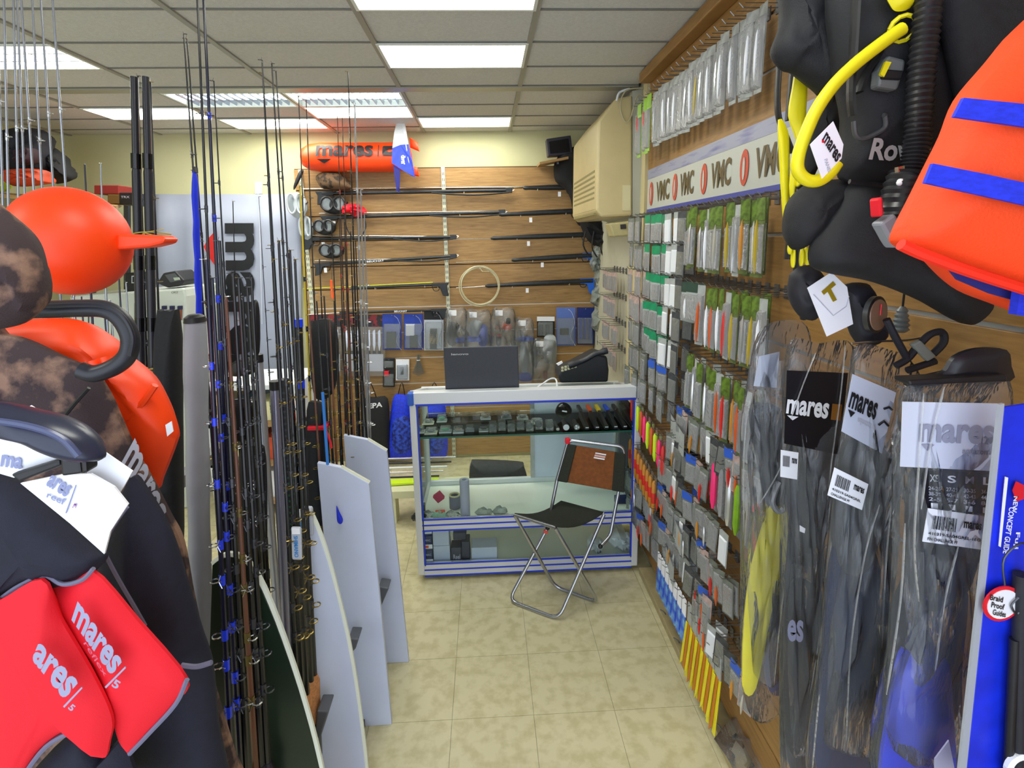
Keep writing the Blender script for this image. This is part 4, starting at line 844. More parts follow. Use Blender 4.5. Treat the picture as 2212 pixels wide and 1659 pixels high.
for y0, y1, mm in ((0, .2, card), (.3, .62, M('patch_rose', '#d8a8a0', .6)), (.75, .95, card)): MB().prism([bil(e, 0, y0), bil(e, 1, y0), bil(e, 1, y1), bil(e, 0, y1)], nb*.001).build('stitched_badge', mm, bpn)
for k, (b0, b1, end) in enumerate([(bk[0], bk[3], onY(1183, 1140, 2.44)), (bk[1].lerp(bk[0], .08), bk[2].lerp(bk[3], .02), onY(1318, 1158, 2.36))]):
    low = end; pts = [b1, b0, low] if k == 0 else [b1, b0, low, onY(1297, 1180, 2.33)]
    MB().tube(pts if k == 0 else rnd(pts, .03), .0085, 10).build('back_post', tubem, t, smooth=True)
    MB().ball(pts[-1], .012, n=10, m=6).build('end_cap', black, t, smooth=True)
MB().tube(rnd([bk[3]-UP*.01, bk[3]+V((.004, 0, .016)), bk[2].lerp(bk[3], .03)+V((0, 0, .03)), bk[2].lerp(bk[3], .02)-UP*.01], .03), .0085, 10).build('top_rail', tubem, t, smooth=True)
MB().cbox(bk[3]+UP*.012, (.024, .024, .03)).build('red_plug', red, t, bevel=.006)
MB().cbox(Fc.lerp(A, .3), (.022, .022, .016)).build('red_band', M('salmon', '', 0), t, bevel=.004)
# ================================================================== rod rack on the left
board_w = M('divider_white', '#ccd6f2', .4, var=.015); edge_w = M('divider_edge', '#d8dcc8', .5); bgreen = M('divider_green', '#14261c', .35, var=.15, scale=8)
rk = thing('rod_rack', 'fishing rod rack with tall white dividers along the left of the aisle', 'rack', (-.6, 1.6, 0))
def divider(pts, Y, mm, em, name='divider', th=.018):
    P_ = PY(pts, Y)
    for p in P_: p.z = max(p.z, .0)
    o = MB().prism(P_, FW*th).build(name, mm, rk, bevel=.0015); return o, P_
def edging(P_, i0, i1, em, th=.018, w=.004):
    MB().tube([p+FW*th/2 for p in smoothline(P_[i0:i1], 2)], w*1.6, 6, squash=1).build('edge_band', em, rk, smooth=True)
o, P_ = divider([(793, 950), (835, 975), (859, 1200), (883, 1431), (800, 1434), (780, 1434), (742, 940)], 1.99, board_w, edge_w); edging(P_, 0, 2, edge_w)
o, P_ = divider([(735, 1010), (797, 1045), (821, 1300), (846, 1566), (790, 1569), (735, 1572), (685, 1000)], 1.695, board_w, edge_w); edging(P_, 0, 2, edge_w)
cv = [(652, 1099), (660, 1100), (672, 1118), (690, 1160), (708, 1215), (728, 1290), (748, 1375), (765, 1470), (779, 1570), (792, 1690), (800, 1900), (705, 1900), (690, 1600), (670, 1350)]
o, P_ = divider(cv, 1.40, board_w, edge_w); edging(P_, 1, 11, M('divider_rim', '#e8efe4', .4), .018, .005)
cg_ = [(458, 1222), (474, 1209), (495, 1203), (520, 1209), (542, 1232), (566, 1275), (595, 1345), (622, 1420), (645, 1490), (668, 1570), (690, 1660), (705, 1760), (720, 2050), (440, 2050)]
o, P_ = divider(cg_, 1.13, bgreen, edge_w); edging(P_, 0, 13, M('divider_rim', '', 0), .018, .005)
pl = M('rack_plate', '#5c6068', .5)
for pts, Y in (([(818, 1268), (840, 1271), (822, 1313), (812, 1300)], 1.9), ([(752, 1380), (775, 1381), (768, 1402), (752, 1420)], 1.6), ([(684, 1537), (710, 1537), (693, 1592), (680, 1600)], 1.3)):
    MB().prism(PY(pts, Y), FW*.06).build('shelf_plate', pl, rk, bevel=.004)
MB().box((-1.1, 1.0, 0), (-.48, 2.4, .03)).build('base_board', M('rack_base', '#3b3530', .6), rk)
MB().box((-1.1, 1.0, .9), (-1.06, 2.4, .94)).build('rear_rail', M('rack_rail', '#8e8e92', .4, .6), rk)
gm = MB().ring((0, 0, 0), UP, .007, .0012, 10, 5).tube([(0, .007, 0), (0, .012, .012)], .0008, 4).tube([(0, .007, 0), (0, .012, -.012)], .0008, 4).tube([(0, .006, 0), (0, .013, 0)], .001, 4)
RODM = {'black': M('rod_black', '#14141a', .22), 'silver': M('rod_silver', '#9a9ea6', .25, .6), 'blue': M('rod_blue', '#0d0f30', .2), 'brown': M('rod_brown', '#33201a', .3), 'yellow': M('rod_yellow', '#d0b520', .35), 'tele': M('rod_graphite', '#26262e', .3), 'orange': M('rod_tan', '#6d4230', .3)}
wrapc = {'black': M('wrap_dark', '#30313a', .2), 'silver': M('wrap_grey', '#c8ccd2', .25, .7), 'blue': M('wrap_blue', '#1c3cf0', .25), 'brown': M('wrap_red', '#a82a1c', .35), 'yellow': black, 'tele': M('wrap_grey', '', 0), 'orange': M('wrap_gold', '#6a5a2c', .3, .5)}
G = {k: gm.mesh('guide_'+k, m_) for k, m_ in (('dark', steel), ('gold', M('guide_gold', '#8c7840', .3, .8)), ('chrome', chrome))}
def rod(ut, vt, ul, vl, Y, st, rt, rb, desc, side=1, ng=5, grip='eva', gk=None, zb=None, tipring=True, glo=None):
    a, b = onY(ut, vt, Y), onY(ul, vl, Y); d = (b-a).normalized()
    zb = .035 if zb is None else zb
    e = a+d*((zb-a.z)/d.z)
    t = thing('fishing_rod', desc, 'fishing rod', e, group='fishing rods standing in the rack')
    L = (e-a).length; P = lambda s: a+d*(L*s)
    MB().tube([a, P(.35), P(.7), P(.8)], [rt, rt+(rb-rt)*.4, rb, rb], 8).build('blank', RODM[st], t, smooth=True)
    gk = gk or ('gold' if st == 'orange' or (st == 'black' and random.random() < .35) else 'chrome' if st == 'silver' else 'dark')
    for i in range(ng):
        s_ = .0+.62*(i/ng)**.8 if ng else 0; s_ += .03*random.random()*(i > 0)
        if i == 0 and not tipring: continue
        p = P(s_); sc = .6+1.6*s_
        inst('guide', G[gk], p+V((side*.010*sc, -.004, 0)), t, rz=(math.pi/2 if side > 0 else -math.pi/2)+random.uniform(-.5, .5), scale=(sc, sc, sc))
        if i: MB().tube([p-d*.009*sc, p+d*.009*sc], rt+(rb-rt)*min(1, s_/.6)+.0005, 8).build('wrap', wrapc[st], t)
    MB().tube([P(.78), P(.80), P(.86), P(.87)], [rb*1.1, rb*1.6, rb*1.6, rb*1.2], 10).build('reel_seat', steel if st != 'blue' else wrapc['blue'], t, smooth=True)
    gmx = cork if grip == 'cork' else rubber
    MB().tube([P(.70), P(.71), P(.78)], [rb*1.1, rb*1.9, rb*1.7], 10).build('fore_grip', gmx, t, smooth=True)
    MB().tube([P(.87), P(.88), P(.97), P(.985)], [rb*1.3, rb*1.9, rb*1.9, rb*1.7], 10).build('rear_grip', gmx, t, smooth=True)
    MB().tube([P(.985), P(.999)], [rb*2.1, rb*2.0], 10).build('butt_cap', black, t)
    return t
RL = []
def R(*a, **k): RL.append((a, k))
for k, (ut, ul, vl) in enumerate([(8, 18, 440), (28, 39, 411), (35, 53, 411), (41, 72, 399), (68, 90, 392), (85, 114, 390), (109, 141, 390), (-9, 6, 440)]):
    R(ut, -25-(k*17) % 60, ul, vl, 1.45+.06*(k % 3), 'silver', .0022, .0045, 'tall silver-grey', ng=7)
for k, (ut, vt, ul, vl) in enumerate([(183, 355, 205, 800), (217, 353, 236, 800), (255, 560, 268, 800), (272, 610, 284, 800), (176, 640, 186, 800), (196, 650, 205, 800), (224, 655, 236, 800), (238, 648, 250, 800)]):
    R(ut, vt, ul, vl, 2.5+.04*(k % 3), 'silver' if k % 2 else 'blue', .003, .0085, 'short %s' % ('silver' if k % 2 else 'blue and silver'), ng=4, gk='chrome')
R(298, 165, 318, 830, 1.84, 'black', .002, .006, 'slim black', ng=6); R(325, 178, 348, 830, 1.74, 'black', .002, .006, 'slim black with a large tip ring', ng=6)
for a in [(397, 75, 440, 690, 1.62, 'black', .0018, .006), (404, 84, 449, 690, 1.70, 'black', .0018, .006), (424, -60, 456, 700, 1.5, 'black', .0025, .0065), (437, -60, 474, 700, 1.52, 'blue', .003, .0085),
          (462, 175, 496, 800, 1.7, 'black', .0016, .0055), (503, 435, 512, 760, 2.2, 'black', .0018, .006), (559, 425, 579, 760, 2.4, 'black', .001, .004), (566, 130, 597, 720, 1.75, 'black', .002, .0065),
          (568, 158, 602, 720, 1.8, 'black', .0016, .005), (587, 138, 622, 700, 1.78, 'black', .002, .0065), (596, 153, 632, 720, 1.85, 'black', .0018, .006), (645, 208, 664, 700, 2.1, 'black', .0016, .005),
          (661, 212, 681, 700, 2.15, 'black', .0016, .005), (728, 235, 744, 700, 2.3, 'brown', .0014, .005), (739, 250, 754, 700, 2.32, 'brown', .0014, .005), (752, 155, 769, 700, 2.2, 'black', .0018, .0055),
          (766, 222, 787, 900, 2.15, 'silver', .0028, .007), (779, 410, 794, 900, 2.2, 'silver', .0028, .007), (787, 460, 799, 900, 2.25, 'silver', .0022, .006), (716, 480, 735, 900, 2.3, 'black', .0018, .006), (733, 470, 746, 900, 2.28, 'brown', .0018, .006),
          (744, 480, 758, 900, 2.24, 'black', .0018, .006), (757, 500, 771, 900, 2.22, 'black', .002, .007), (690, 560, 706, 900, 2.1, 'black', .002, .006), (768, 520, 782, 900, 2.12, 'black', .002, .007)]:
    R(*a, {'black': 'thin black', 'blue': 'thick blue-black', 'brown': 'thin brown', 'silver': 'slim bright silver'}[a[5]], side=1 if (int(a[0]) % 2) else -1, ng=7)
R(648, 402, 672, 900, 1.95, 'yellow', .003, .0045, 'yellow', ng=6)
for k, (ut, vt, ul, vl, Y, st) in enumerate([(446, 560, 492, 1500, 1.03, 'blue'), (458, 600, 512, 1540, 1.05, 'blue'), (474, 520, 528, 1560, 1.06, 'black'), (488, 640, 541, 1480, 1.08, 'orange'), (503, 590, 552, 1430, 1.09, 'black'), (515, 600, 562, 1380, 1.10, 'black'), (524, 640, 566, 1330, 1.2, 'black'), (534, 620, 577, 1330, 1.23, 'black'), (543, 600, 582, 1330, 1.26, 'black')]):
    R(ut, vt, ul, vl, Y, st, .003, .0075, {'blue': 'near black rod with blue windings', 'black': 'near black rod with silver rings', 'orange': 'near copper-coloured'}[st], side=1 if k % 2 else -1, ng=9, gk='chrome' if k % 3 == 0 else 'dark')
for k, (ut, vt, ul, vl, Y) in enumerate([(590, 560, 637, 1400, 1.28), (602, 520, 648, 1400, 1.31), (614, 580, 658, 1400, 1.34), (626, 540, 669, 1400, 1.37), (637, 560, 676, 1380, 1.4)]):
    R(ut, vt, ul, vl, Y-.05, 'black', .003, .007, 'cork-handled black', side=1, ng=9, grip='cork', gk='gold')
for k, (ut, vt, ul, vl, Y) in enumerate([(668, 680, 690, 1000, 1.75), (684, 650, 708, 1000, 1.78), (700, 640, 722, 1050, 1.8), (712, 690, 732, 1100, 1.82), (722, 650, 742, 1100, 1.86), (736, 690, 757, 1000, 2.0), (748, 650, 768, 1000, 2.05), (760, 700, 778, 1000, 2.1), (775, 690, 793, 960, 2.12)]):
    R(ut, vt, ul, vl, Y, 'black' if k % 3 else 'orange', .0025, .0065, 'black' if k % 3 else 'tan', side=1 if k % 2 else -1, ng=8, grip='cork' if k % 3 == 0 else 'eva')
RL.sort(key=lambda r: (r[0][0]+r[0][2])/2)
for i, (a, k) in enumerate(RL):
    j = i; a = list(a); dsc = a[8]; dsc = dsc if 'rod' in dsc else dsc+' fishing rod'
    a[8] = '%s, %s from left in the rack' % (dsc, ORD[i] if i < len(ORD) else '%s from right' % ORD[len(RL)-1-i])
    if i >= len(ORD): a[8] = '%s, %s from right in the rack' % (dsc, ORD[len(RL)-1-i])
    rod(*a, **k)
# graphite tube rods with twist ties
for (ut, ul, l) in ((290, 305, 'thick graphite rod tube bundled with ties, left of two'), (315, 331, 'thick graphite rod tube bundled with ties, right of two')):
    a, b = onY(ut, 166, 1.78), onY(ul, 830, 1.78); d = (b-a).normalized(); e = a+d*((.035-a.z)/d.z)
    t = thing('rod_tube', l, 'fishing rod', e); L = (e-a).length
    MB().tube([a, a+d*.12*L, a+d*.125*L, e], [.0105, .0105, .0125, .0135], 12).build('blank', RODM['tele'], t, smooth=True)
    for s_ in (.1, .24, .33, .5): MB().tube([a+d*s_*L, a+d*(s_+.02)*L], .0142, 12).build('ferrule', M('ferrule', '#0c0c10', .15), t, smooth=True)
tie = M('tie_gold', '#c7a43a', .4)
for v, l in ((507, 'yellow twist tie round the rod tubes, upper'), (800, 'yellow twist tie round the rod tubes, lower')):
    p = onY(320, v, 1.76); t = thing('twist_tie', l, 'tie', p)
    MB().tube(smoothline([p+V(q) for q in ((-.045, 0, .004), (0, -.02, .008), (.045, 0, .004), (.045, .04, 0), (-.045, .04, 0), (-.045, 0, .004))], 3), .0018, 5).build('loop', tie, t)
    for q in ((.06, -.02, .015), (.07, -.02, -.015), (-.02, -.02, -.02)): MB().tube([p+V((.0, -.02, .006)), p+V(q)], .0016, 5).build('end', tie, t)
# cases and sleeves
def case(pts, Y, th, mm, name, label, cat, extra=None, base=True):
    t = thing(name, label, cat, onY(pts[len(pts)//2][0], max(p[1] for p in pts), Y))
    MB().pillow(smoothline(PY(pts, Y), 3, True), -FW*th, 6, edge=.25).build('body', mm, t, smooth=True); return t
case([(342, 690), (352, 672), (372, 672), (386, 690), (388, 900), (388, 1300), (345, 1300), (340, 900)], 1.72, .05, nylon, 'rod_case', 'black soft rod case behind the grey rod bag', 'rod case')
t = thing('rod_bag', 'long grey padded rod bag with rounded black-piped top', 'rod bag', onY(430, 1450, 1.2))
gb = M('bag_grey', '#a0a3ae', .55, var=.08, scale=6, bump=.2, bscale=25)
a, b = onY(421, 690, 1.3), onY(437, 1450, 1.3); n = 14
m = MB(); pth = [a.lerp(b, i/n) for i in range(n+1)]
m.tube(pth, [.030]+[.0335+.002*math.sin(i*1.7) for i in range(n)], 14, squash=.7); m.build('sleeve', gb, t, smooth=True)
MB().tube([a+UP*.012, a+UP*.006, a-UP*.006], [.018, .029, .032], 14, squash=.7).build('top_piping', black, t, smooth=True)
MB().tube([p-FW*.025 for p in pth[1:]], .002, 5).build('seam', M('seam_grey', '#a6a8b0', .5), t)
t = thing('rod_sleeve', 'bright blue fabric sleeve over the top of a black rod', 'rod sleeve', onY(430, 690, 1.6))
m = MB(); a, b = onY(420, 368, 1.6), onY(431, 692, 1.6); m.tube([a.lerp(b, i/12)+V((.001*math.sin(i*2), 0, 0)) for i in range(13)], [.006]+[.0125+.0008*math.sin(i*1.9) for i in range(12)], 10, squash=.6); m.build('sleeve', blue, t, smooth=True)
MB().tube([a+UP*.01, a-UP*.006], [.004, .007], 8).build('drawcord_end', black, t)
tb = film('tube_clear', '#b9bcc8', .75, .15, .1)
for (u0, v0, u1, v1, Y, r, mm, l) in ((557, 768, 590, 1200, 1.65, .0135, M('tube_pearl', '#b7bac4', .3, .5), 'pearl grey rod tube standing behind the black pouch'), (593, 826, 624, 1500, 1.45, .0125, M('tube_lilac', '#8f90a8', .2, .5), 'lilac grey clear rod tube in the middle of the rack'), (611, 822, 640, 1300, 1.5, .014, M('tube_ribbed', '#1b1d24', .4), 'black ribbed rod tube beside the lilac tube'), (644, 692, 664, 1250, 1.68, .0125, black, 'black rod tube with bright blue bands')):
    a, b = onY(u0, v0, Y), onY(u1, v1, Y); d = (b-a).normalized(); e = a+d*((.035-a.z)/d.z); t = thing('rod_tube', l, 'rod tube', e)
    MB().tube([a, e], r, 14).build('tube', mm, t, smooth=True); MB().tube([a-d*.004, a+d*.02], r*1.12, 14).build('cap', black if 'blue' not in l else M('band_blue', '#1540ff', .35), t, smooth=True)
    if 'blue' in l: MB().tube([a+d*.19, a+d*.215], r*1.08, 14).build('band', M('band_blue', '', 0), t)
    if 'ribbed' in l:
        for s_ in range(24): MB().tube([a+d*(.03+.018*s_), a+d*(.036+.018*s_)], r*1.06, 12).build('rib', M('rib_grey', '#3a3d44', .4) if s_ < 14 else M('rib_green', '#1d6b3c', .4), t)
case([(502, 872), (515, 862), (545, 864), (556, 880), (556, 940), (546, 958), (512, 960), (502, 948)], 1.42, .03, gloss_black, 'reel_pouch', 'shiny black pouch among the near rods', 'pouch')
case([(520, 985), (535, 962), (558, 962), (572, 990), (574, 1180), (572, 1310), (536, 1310), (518, 1200)], 1.45, .04, nylon, 'rod_case', 'black rod case with white zip pulls in the middle of the rack', 'rod case')
case([(500, 785), (540, 772), (552, 790), (548, 806), (505, 812)], 1.5, .02, black, 'strap_pad', 'black curved strap pad hanging on the near rods', 'strap')
case([(674, 705), (690, 690), (715, 692), (728, 720), (730, 790), (718, 850), (685, 860), (672, 800)], 1.95, .04, nylon, 'rod_case', 'black quilted rod case hanging left of the knife bags', 'rod case')
t = case([(664, 885), (680, 868), (696, 872), (702, 890), (704, 1050), (702, 1180), (668, 1180), (664, 1050)], 1.8, .035, nylon, 'rod_case', 'black rod case with a red strap', 'rod case')
MB().prism(PY([(663, 922), (704, 922), (704, 930), (663, 931)], 1.76), FW*.06).build('red_strap', red, t, bevel=.003)
MB().tube(smoothline(PY([(700, 895), (703, 925), (712, 950), (716, 968)], 1.755), 4), .004, 6).build('red_cord', red, t)
t = case([(545, 655), (555, 650), (560, 680), (560, 760), (548, 760), (544, 700)], 1.6, .015, black, 'rod_case', 'slim black sleeve crossing the lettering of the banner', 'rod case')
MB().tube([onY(697, 848, 1.7), onY(702, 920, 1.7)]+[onY(702, 920, 1.7)+(onY(702, 920, 1.7)-onY(697, 848, 1.7)).normalized()*.92], .005, 8).build('blue_stick', M('stick_blue', '#2f86e8', .4), label='light blue stick beside the red-strapped case', cat='stick')
tagm = M('tag_grey', '#b9bfcc', .45); tagt = M('tag_cyan', '#2c8ad8', .5)
for k, (u0, v0, w, h, Y, l) in enumerate([(628, 1140, 22, 70, 1.22, 'grey rod tag with blue lettering, nearest of three'), (638, 1102, 20, 66, 1.32, 'grey rod tag with blue lettering, middle of three'), (656, 1095, 19, 62, 1.36, 'grey rod tag with blue lettering, rightmost of three')]):
    t = thing('rod_tag', l, 'tag', onY(u0+w/2, v0+h, Y)); MB().prism(PY([(u0, v0), (u0+w-3, v0), (u0+w, v0+4), (u0+w+2, v0+h), (u0+4, v0+h), (u0+2, v0+h-4)], Y), FW*.008).build('plate', tagm, t, bevel=.003)
    MB().prism(PY([(u0+2, v0+2), (u0+w-3, v0+2), (u0+w-2, v0+14), (u0+3, v0+14)], Y-.001), FW*.001).build('white_field', card, t)
    text_quad('SHIMANO', PY([(u0+6, v0+18), (u0+8, v0+h-6), (u0+w-5, v0+h-6), (u0+w-7, v0+18)], Y-.002), tagt, t)
MB().prism(PY([(700, 1013), (715, 1011), (716, 1042), (701, 1043)], 1.72), FW*.002).build('price_tag', card, label='small white price tag tied on a rod above the divider', cat='tag')
t = thing('blue_float_tag', 'drop-shaped blue tag hanging on the white divider', 'tag', onY(735, 1132, 1.66)); MB().pillow(smoothline(PY([(727, 1092), (733, 1105), (741, 1122), (737, 1132), (729, 1128), (727, 1110)], 1.66), 3, True), -FW*.006, 3).build('body', blue, t, smooth=True)
# ================================================================== left foreground
def soft(pts, Y, th, mm, name, parent, rings=7, wob=.12, edge=.12, k=4, c=None, smooth=True, tilt=None):
    P_ = smoothline(PY(pts, Y), k, True)
    if tilt: P_ = [p+FW*tilt(p) for p in P_]
    return MB().pillow(P_, -FW*th, rings, wob=wob, edge=edge, c=c).build(name, mm, parent, smooth=smooth)
t = thing('ball_float', 'large orange ball float with a flat lug at left', 'float', onY(150, 650, 1.12))
c = onY(151, 522, 1.12); r = .104
MB().ball(c, r, r, r, 40, 24).build('ball', orange, t, smooth=True)
lp = PY([(250, 505), (300, 507), (345, 509), (358, 516), (352, 526), (320, 534), (250, 540)], 1.10)
MB().prism(lp, FW*.05).build('lug', orange, t, bevel=.008)
t = thing('life_vest', 'orange moulded life vest behind the camouflage wetsuit', 'life vest', onY(340, 1050, 1.0))
op = [(-30, 702), (60, 690), (155, 690), (205, 712), (248, 750), (262, 782), (282, 785), (335, 828), (366, 880), (384, 930), (380, 958), (352, 1030), (340, 1052), (296, 985), (245, 890), (180, 812), (90, 752), (-30, 726)]
soft(op, 1.0, .05, orange, 'shell', t, c=onY(215, 775, 1.0), wob=.1)
for u, v in ((205, 786), (231, 778)): MB().tube(PY([(u-4, v-8), (u+4, v+10)], .93), .009, 10).build('toggle', orange, t, smooth=True)
MB().prism(PY([(357, 918), (370, 910), (374, 932), (361, 943)], .962), FW*.002).build('sticker', card, t)
MB().tube(smoothline(PY([(335, 832), (310, 868), (278, 905)], .965), 5), .006, 6).build('moulded_ridge', orange, t, smooth=True)
hang = M('hanger_black', '#23242e', .4)
t = thing('wetsuit_hanger', 'thick rounded black hanger end looping over the orange vest', 'hanger', onY(280, 808, .86))
MB().tube(smoothline(PY([(40, 668), (110, 668), (170, 666), (225, 668), (260, 688), (281, 728), (276, 766), (248, 792), (205, 807), (175, 800)], .86), 6), .0135, 14).build('arm', hang, t, smooth=True)
MB().tube(smoothline(PY([(40, 662), (110, 661), (170, 659), (226, 662), (264, 684), (286, 726), (281, 768)], .845), 6), .004, 8).build('rib', hang, t, smooth=True)
camo = M('camo_neoprene', '#3b2d30', .85, kind='noise', scale=19, hex2='#8f6f5e', ramp=(.47, .60), detail=5, bump=.2, bscale=400)
t = thing('camouflage_wetsuit', 'brown camouflage wetsuit hanging at left behind the black suit', 'wetsuit', onY(300, 1650, .9))
soft([(-60, 432), (-5, 446), (30, 472), (62, 515), (84, 570), (92, 628), (86, 668), (50, 698), (-5, 712), (-60, 718)], .78, .04, camo, 'sleeve', t)
cb = [(-60, 735), (0, 722), (60, 735), (130, 768), (200, 802), (236, 850), (264, 912), (292, 975), (330, 1040), (366, 1110), (396, 1172), (420, 1300), (462, 1480), (515, 1660), (560, 1850), (200, 1850), (-60, 1600)]
soft(cb, .92, .05, camo, 'torso', t, c=onY(160, 1150, .92), wob=.05)
MB().tube(smoothline(PY([(192, 838), (165, 868), (140, 898)], .868), 5), .003, 6).build('seam', black, t)
text_quad('mares', PY([(262, 1000), (338, 1130), (362, 1105), (292, 945)], .885), M('print_grey2', '#a9a6b2', .6), t, .03)
t = thing('black_wetsuit', 'black shorty wetsuit with red sleeves on a hanger at left', 'wetsuit', onY(250, 1659, .75))
wred = M('neoprene_red', '#ea0e26', .75, var=.04, scale=8, bump=.1, bscale=500)
seam = M('seam_thread', '#6d6e88', .7)
bodyp = [(285, 1030), (320, 1062), (370, 1150), (408, 1270), (438, 1370), (458, 1432), (470, 1560), (490, 1800), (220, 1800), (190, 1500), (180, 1300), (215, 1200), (245, 1130)]
soft(bodyp, .82, .04, neoprene, 'torso', t, c=onY(330, 1420, .82), wob=.05)
for pts, Y, r_ in (([(275, 1095), (250, 1130), (232, 1165), (226, 1195)], .775, .0028), ([(226, 1195), (255, 1250), (290, 1310), (314, 1352)], .77, .0028), ([(392, 1437), (425, 1440), (457, 1431)], .775, .004), ([(260, 1035), (250, 1072)], .79, .006)):
    MB().tube(smoothline(PY(pts, Y), 5), r_, 6).build('seam', seam, t, smooth=True)
soft([(-50, 1015), (0, 1025), (45, 1045), (120, 1108), (200, 1178), (230, 1200), (212, 1228), (178, 1250), (136, 1260), (95, 1242), (40, 1264), (0, 1292), (-50, 1310)], .70, .035, neoprene, 'shoulder', t, wob=.05)
sl1 = soft([(100, 1258), (138, 1263), (200, 1230), (300, 1340), (405, 1466), (380, 1516), (322, 1580), (278, 1625), (246, 1530), (212, 1440), (150, 1350)], .69, .02, wred, 'sleeve', t, wob=.05)
sl2 = soft([(-50, 1310), (0, 1296), (92, 1250), (130, 1330), (200, 1450), (243, 1545), (238, 1600), (224, 1634), (170, 1572), (100, 1610), (40, 1690), (-50, 1760)], .665, .02, wred, 'sleeve', t, wob=.05)
soft([(170, 1576), (222, 1636), (260, 1600), (285, 1640), (300, 1800), (0, 1800), (60, 1680)], .70, .025, neoprene, 'sleeve_hem', t, wob=.05)
for pts, Y, r_ in (([(404, 1468), (380, 1520), (322, 1584), (280, 1628)], .685, .0035), ([(202, 1228), (178, 1252), (136, 1262), (95, 1244), (40, 1266), (0, 1294)], .672, .003), ([(168, 1574), (100, 1612), (45, 1685)], .655, .0035)):
    MB().tube(smoothline(PY(pts, Y), 5), r_, 6).build('seam', seam, t, smooth=True)
silv = M('print_silver', '#9c9fbe', .45)
text_quad('mares', PY([(154, 1340), (240, 1460), (266, 1429), (168, 1298)], .655), silv, sl1, .035)
MB().prism(PY([(226, 1484), (270, 1440), (272, 1443), (229, 1487)], .654), FW*.001).build('print_bar', silv, t)
text_quad('5', PY([(240, 1482), (252, 1490), (262, 1474), (249, 1466)], .654), silv, sl1, .03)
text_quad('ares', PY([(68, 1425), (138, 1512), (172, 1474), (84, 1385)], .63), silv, sl2, .035)
MB().prism(PY([(136, 1526), (176, 1484), (178, 1487), (139, 1529)], .63), FW*.001).build('print_bar', silv, t)
text_quad('5', PY([(146, 1530), (154, 1538), (164, 1526), (156, 1520)], .63), silv, sl2, .03)
text_quad('reflex', PY([(180, 1390), (226, 1462), (232, 1456), (188, 1385)], .654), M('print_pink', '#d46a84', .6), sl1, 0)
t = thing('clothes_hanger', 'black clothes hanger with trouser clip holding the black suit', 'hanger', onY(180, 1000, .6))
soft([(-40, 868), (60, 886), (130, 904), (182, 930), (214, 962), (224, 990), (182, 994), (120, 974), (60, 946), (-40, 918)], .62, .028, M('hanger_blue_black', '#2b2f45', .3), 'shoulder', t, wob=0)
MB().tube(smoothline(PY([(-40, 905), (60, 920), (130, 945), (170, 985)], .59), 5), .004, 8).build('edge_highlight_rib', M('hanger_highlight', '#4a5276', .25), t, smooth=True)  # paler blue rib paints the highlight along the black hanger
MB().prism(PY([(128, 982), (172, 984), (176, 1024), (132, 1030)], .615), FW*.02).build('clip', black, t, bevel=.003)
MB().prism(PY([(172, 990), (186, 992), (188, 1022), (176, 1024)], .61), FW*.02).build('clip_jaw', black, t, bevel=.003)
MB().prism(PY([(20, 1026), (128, 992), (130, 1008), (42, 1042)], .625), FW*.012).build('bar', black, t, bevel=.003)
tagw = M('tag_white', '#f6f8ff', .5); lav = M('tag_print', '#8f96c0', .6)
t = thing('swing_tag', 'large white swing tag with blue-grey print clipped on the black suit', 'tag', onY(160, 1196, .645))
MB().prism(PY([(44, 1044), (130, 1026), (196, 1024), (246, 1052), (276, 1090), (238, 1148), (225, 1197), (150, 1130)], .645), FW*.003).build('card', tagw, t)
text_quad('ares', PY([(98, 1048), (142, 1075), (156, 1052), (112, 1024)], .643), lav, t, .03)
text_quad('reef', PY([(100, 1074), (138, 1092), (143, 1078), (104, 1062)], .643), lav, t)
MB().prism(PY([(141, 1108), (163, 1048), (164, 1049), (143, 1109)], .643), FW*.001).build('print_bar', lav, t)
text_quad('3', PY([(156, 1097), (160, 1087), (166, 1088), (164, 1098)], .643), M('tag_purple', '#7a2a8a', .6), t)
t = thing('swing_tag', 'white swing tag behind the hanger clip, upper right', 'tag', onY(240, 1080, .66))
MB().prism(PY([(184, 992), (222, 974), (286, 1018), (268, 1050), (250, 1078), (190, 1040)], .66), FW*.002).build('card', tagw, t)
t = thing('swing_tag', 'white swing tag with part of a letter at the left edge', 'tag', onY(40, 1030, .64))
MB().prism(PY([(-40, 944), (20, 944), (76, 964), (128, 984), (128, 998), (30, 1032), (-40, 1012)], .64), FW*.002).build('card', tagw, t)
text_quad('ma', PY([(0, 1008), (46, 1014), (50, 990), (4, 982)], .638), lav, t, .03)
MB().prism(PY([(58, 882), (66, 876), (84, 888), (70, 888)], .70), FW*.002).build('care_label', tagw, bpy.data.objects['camouflage_wetsuit'])
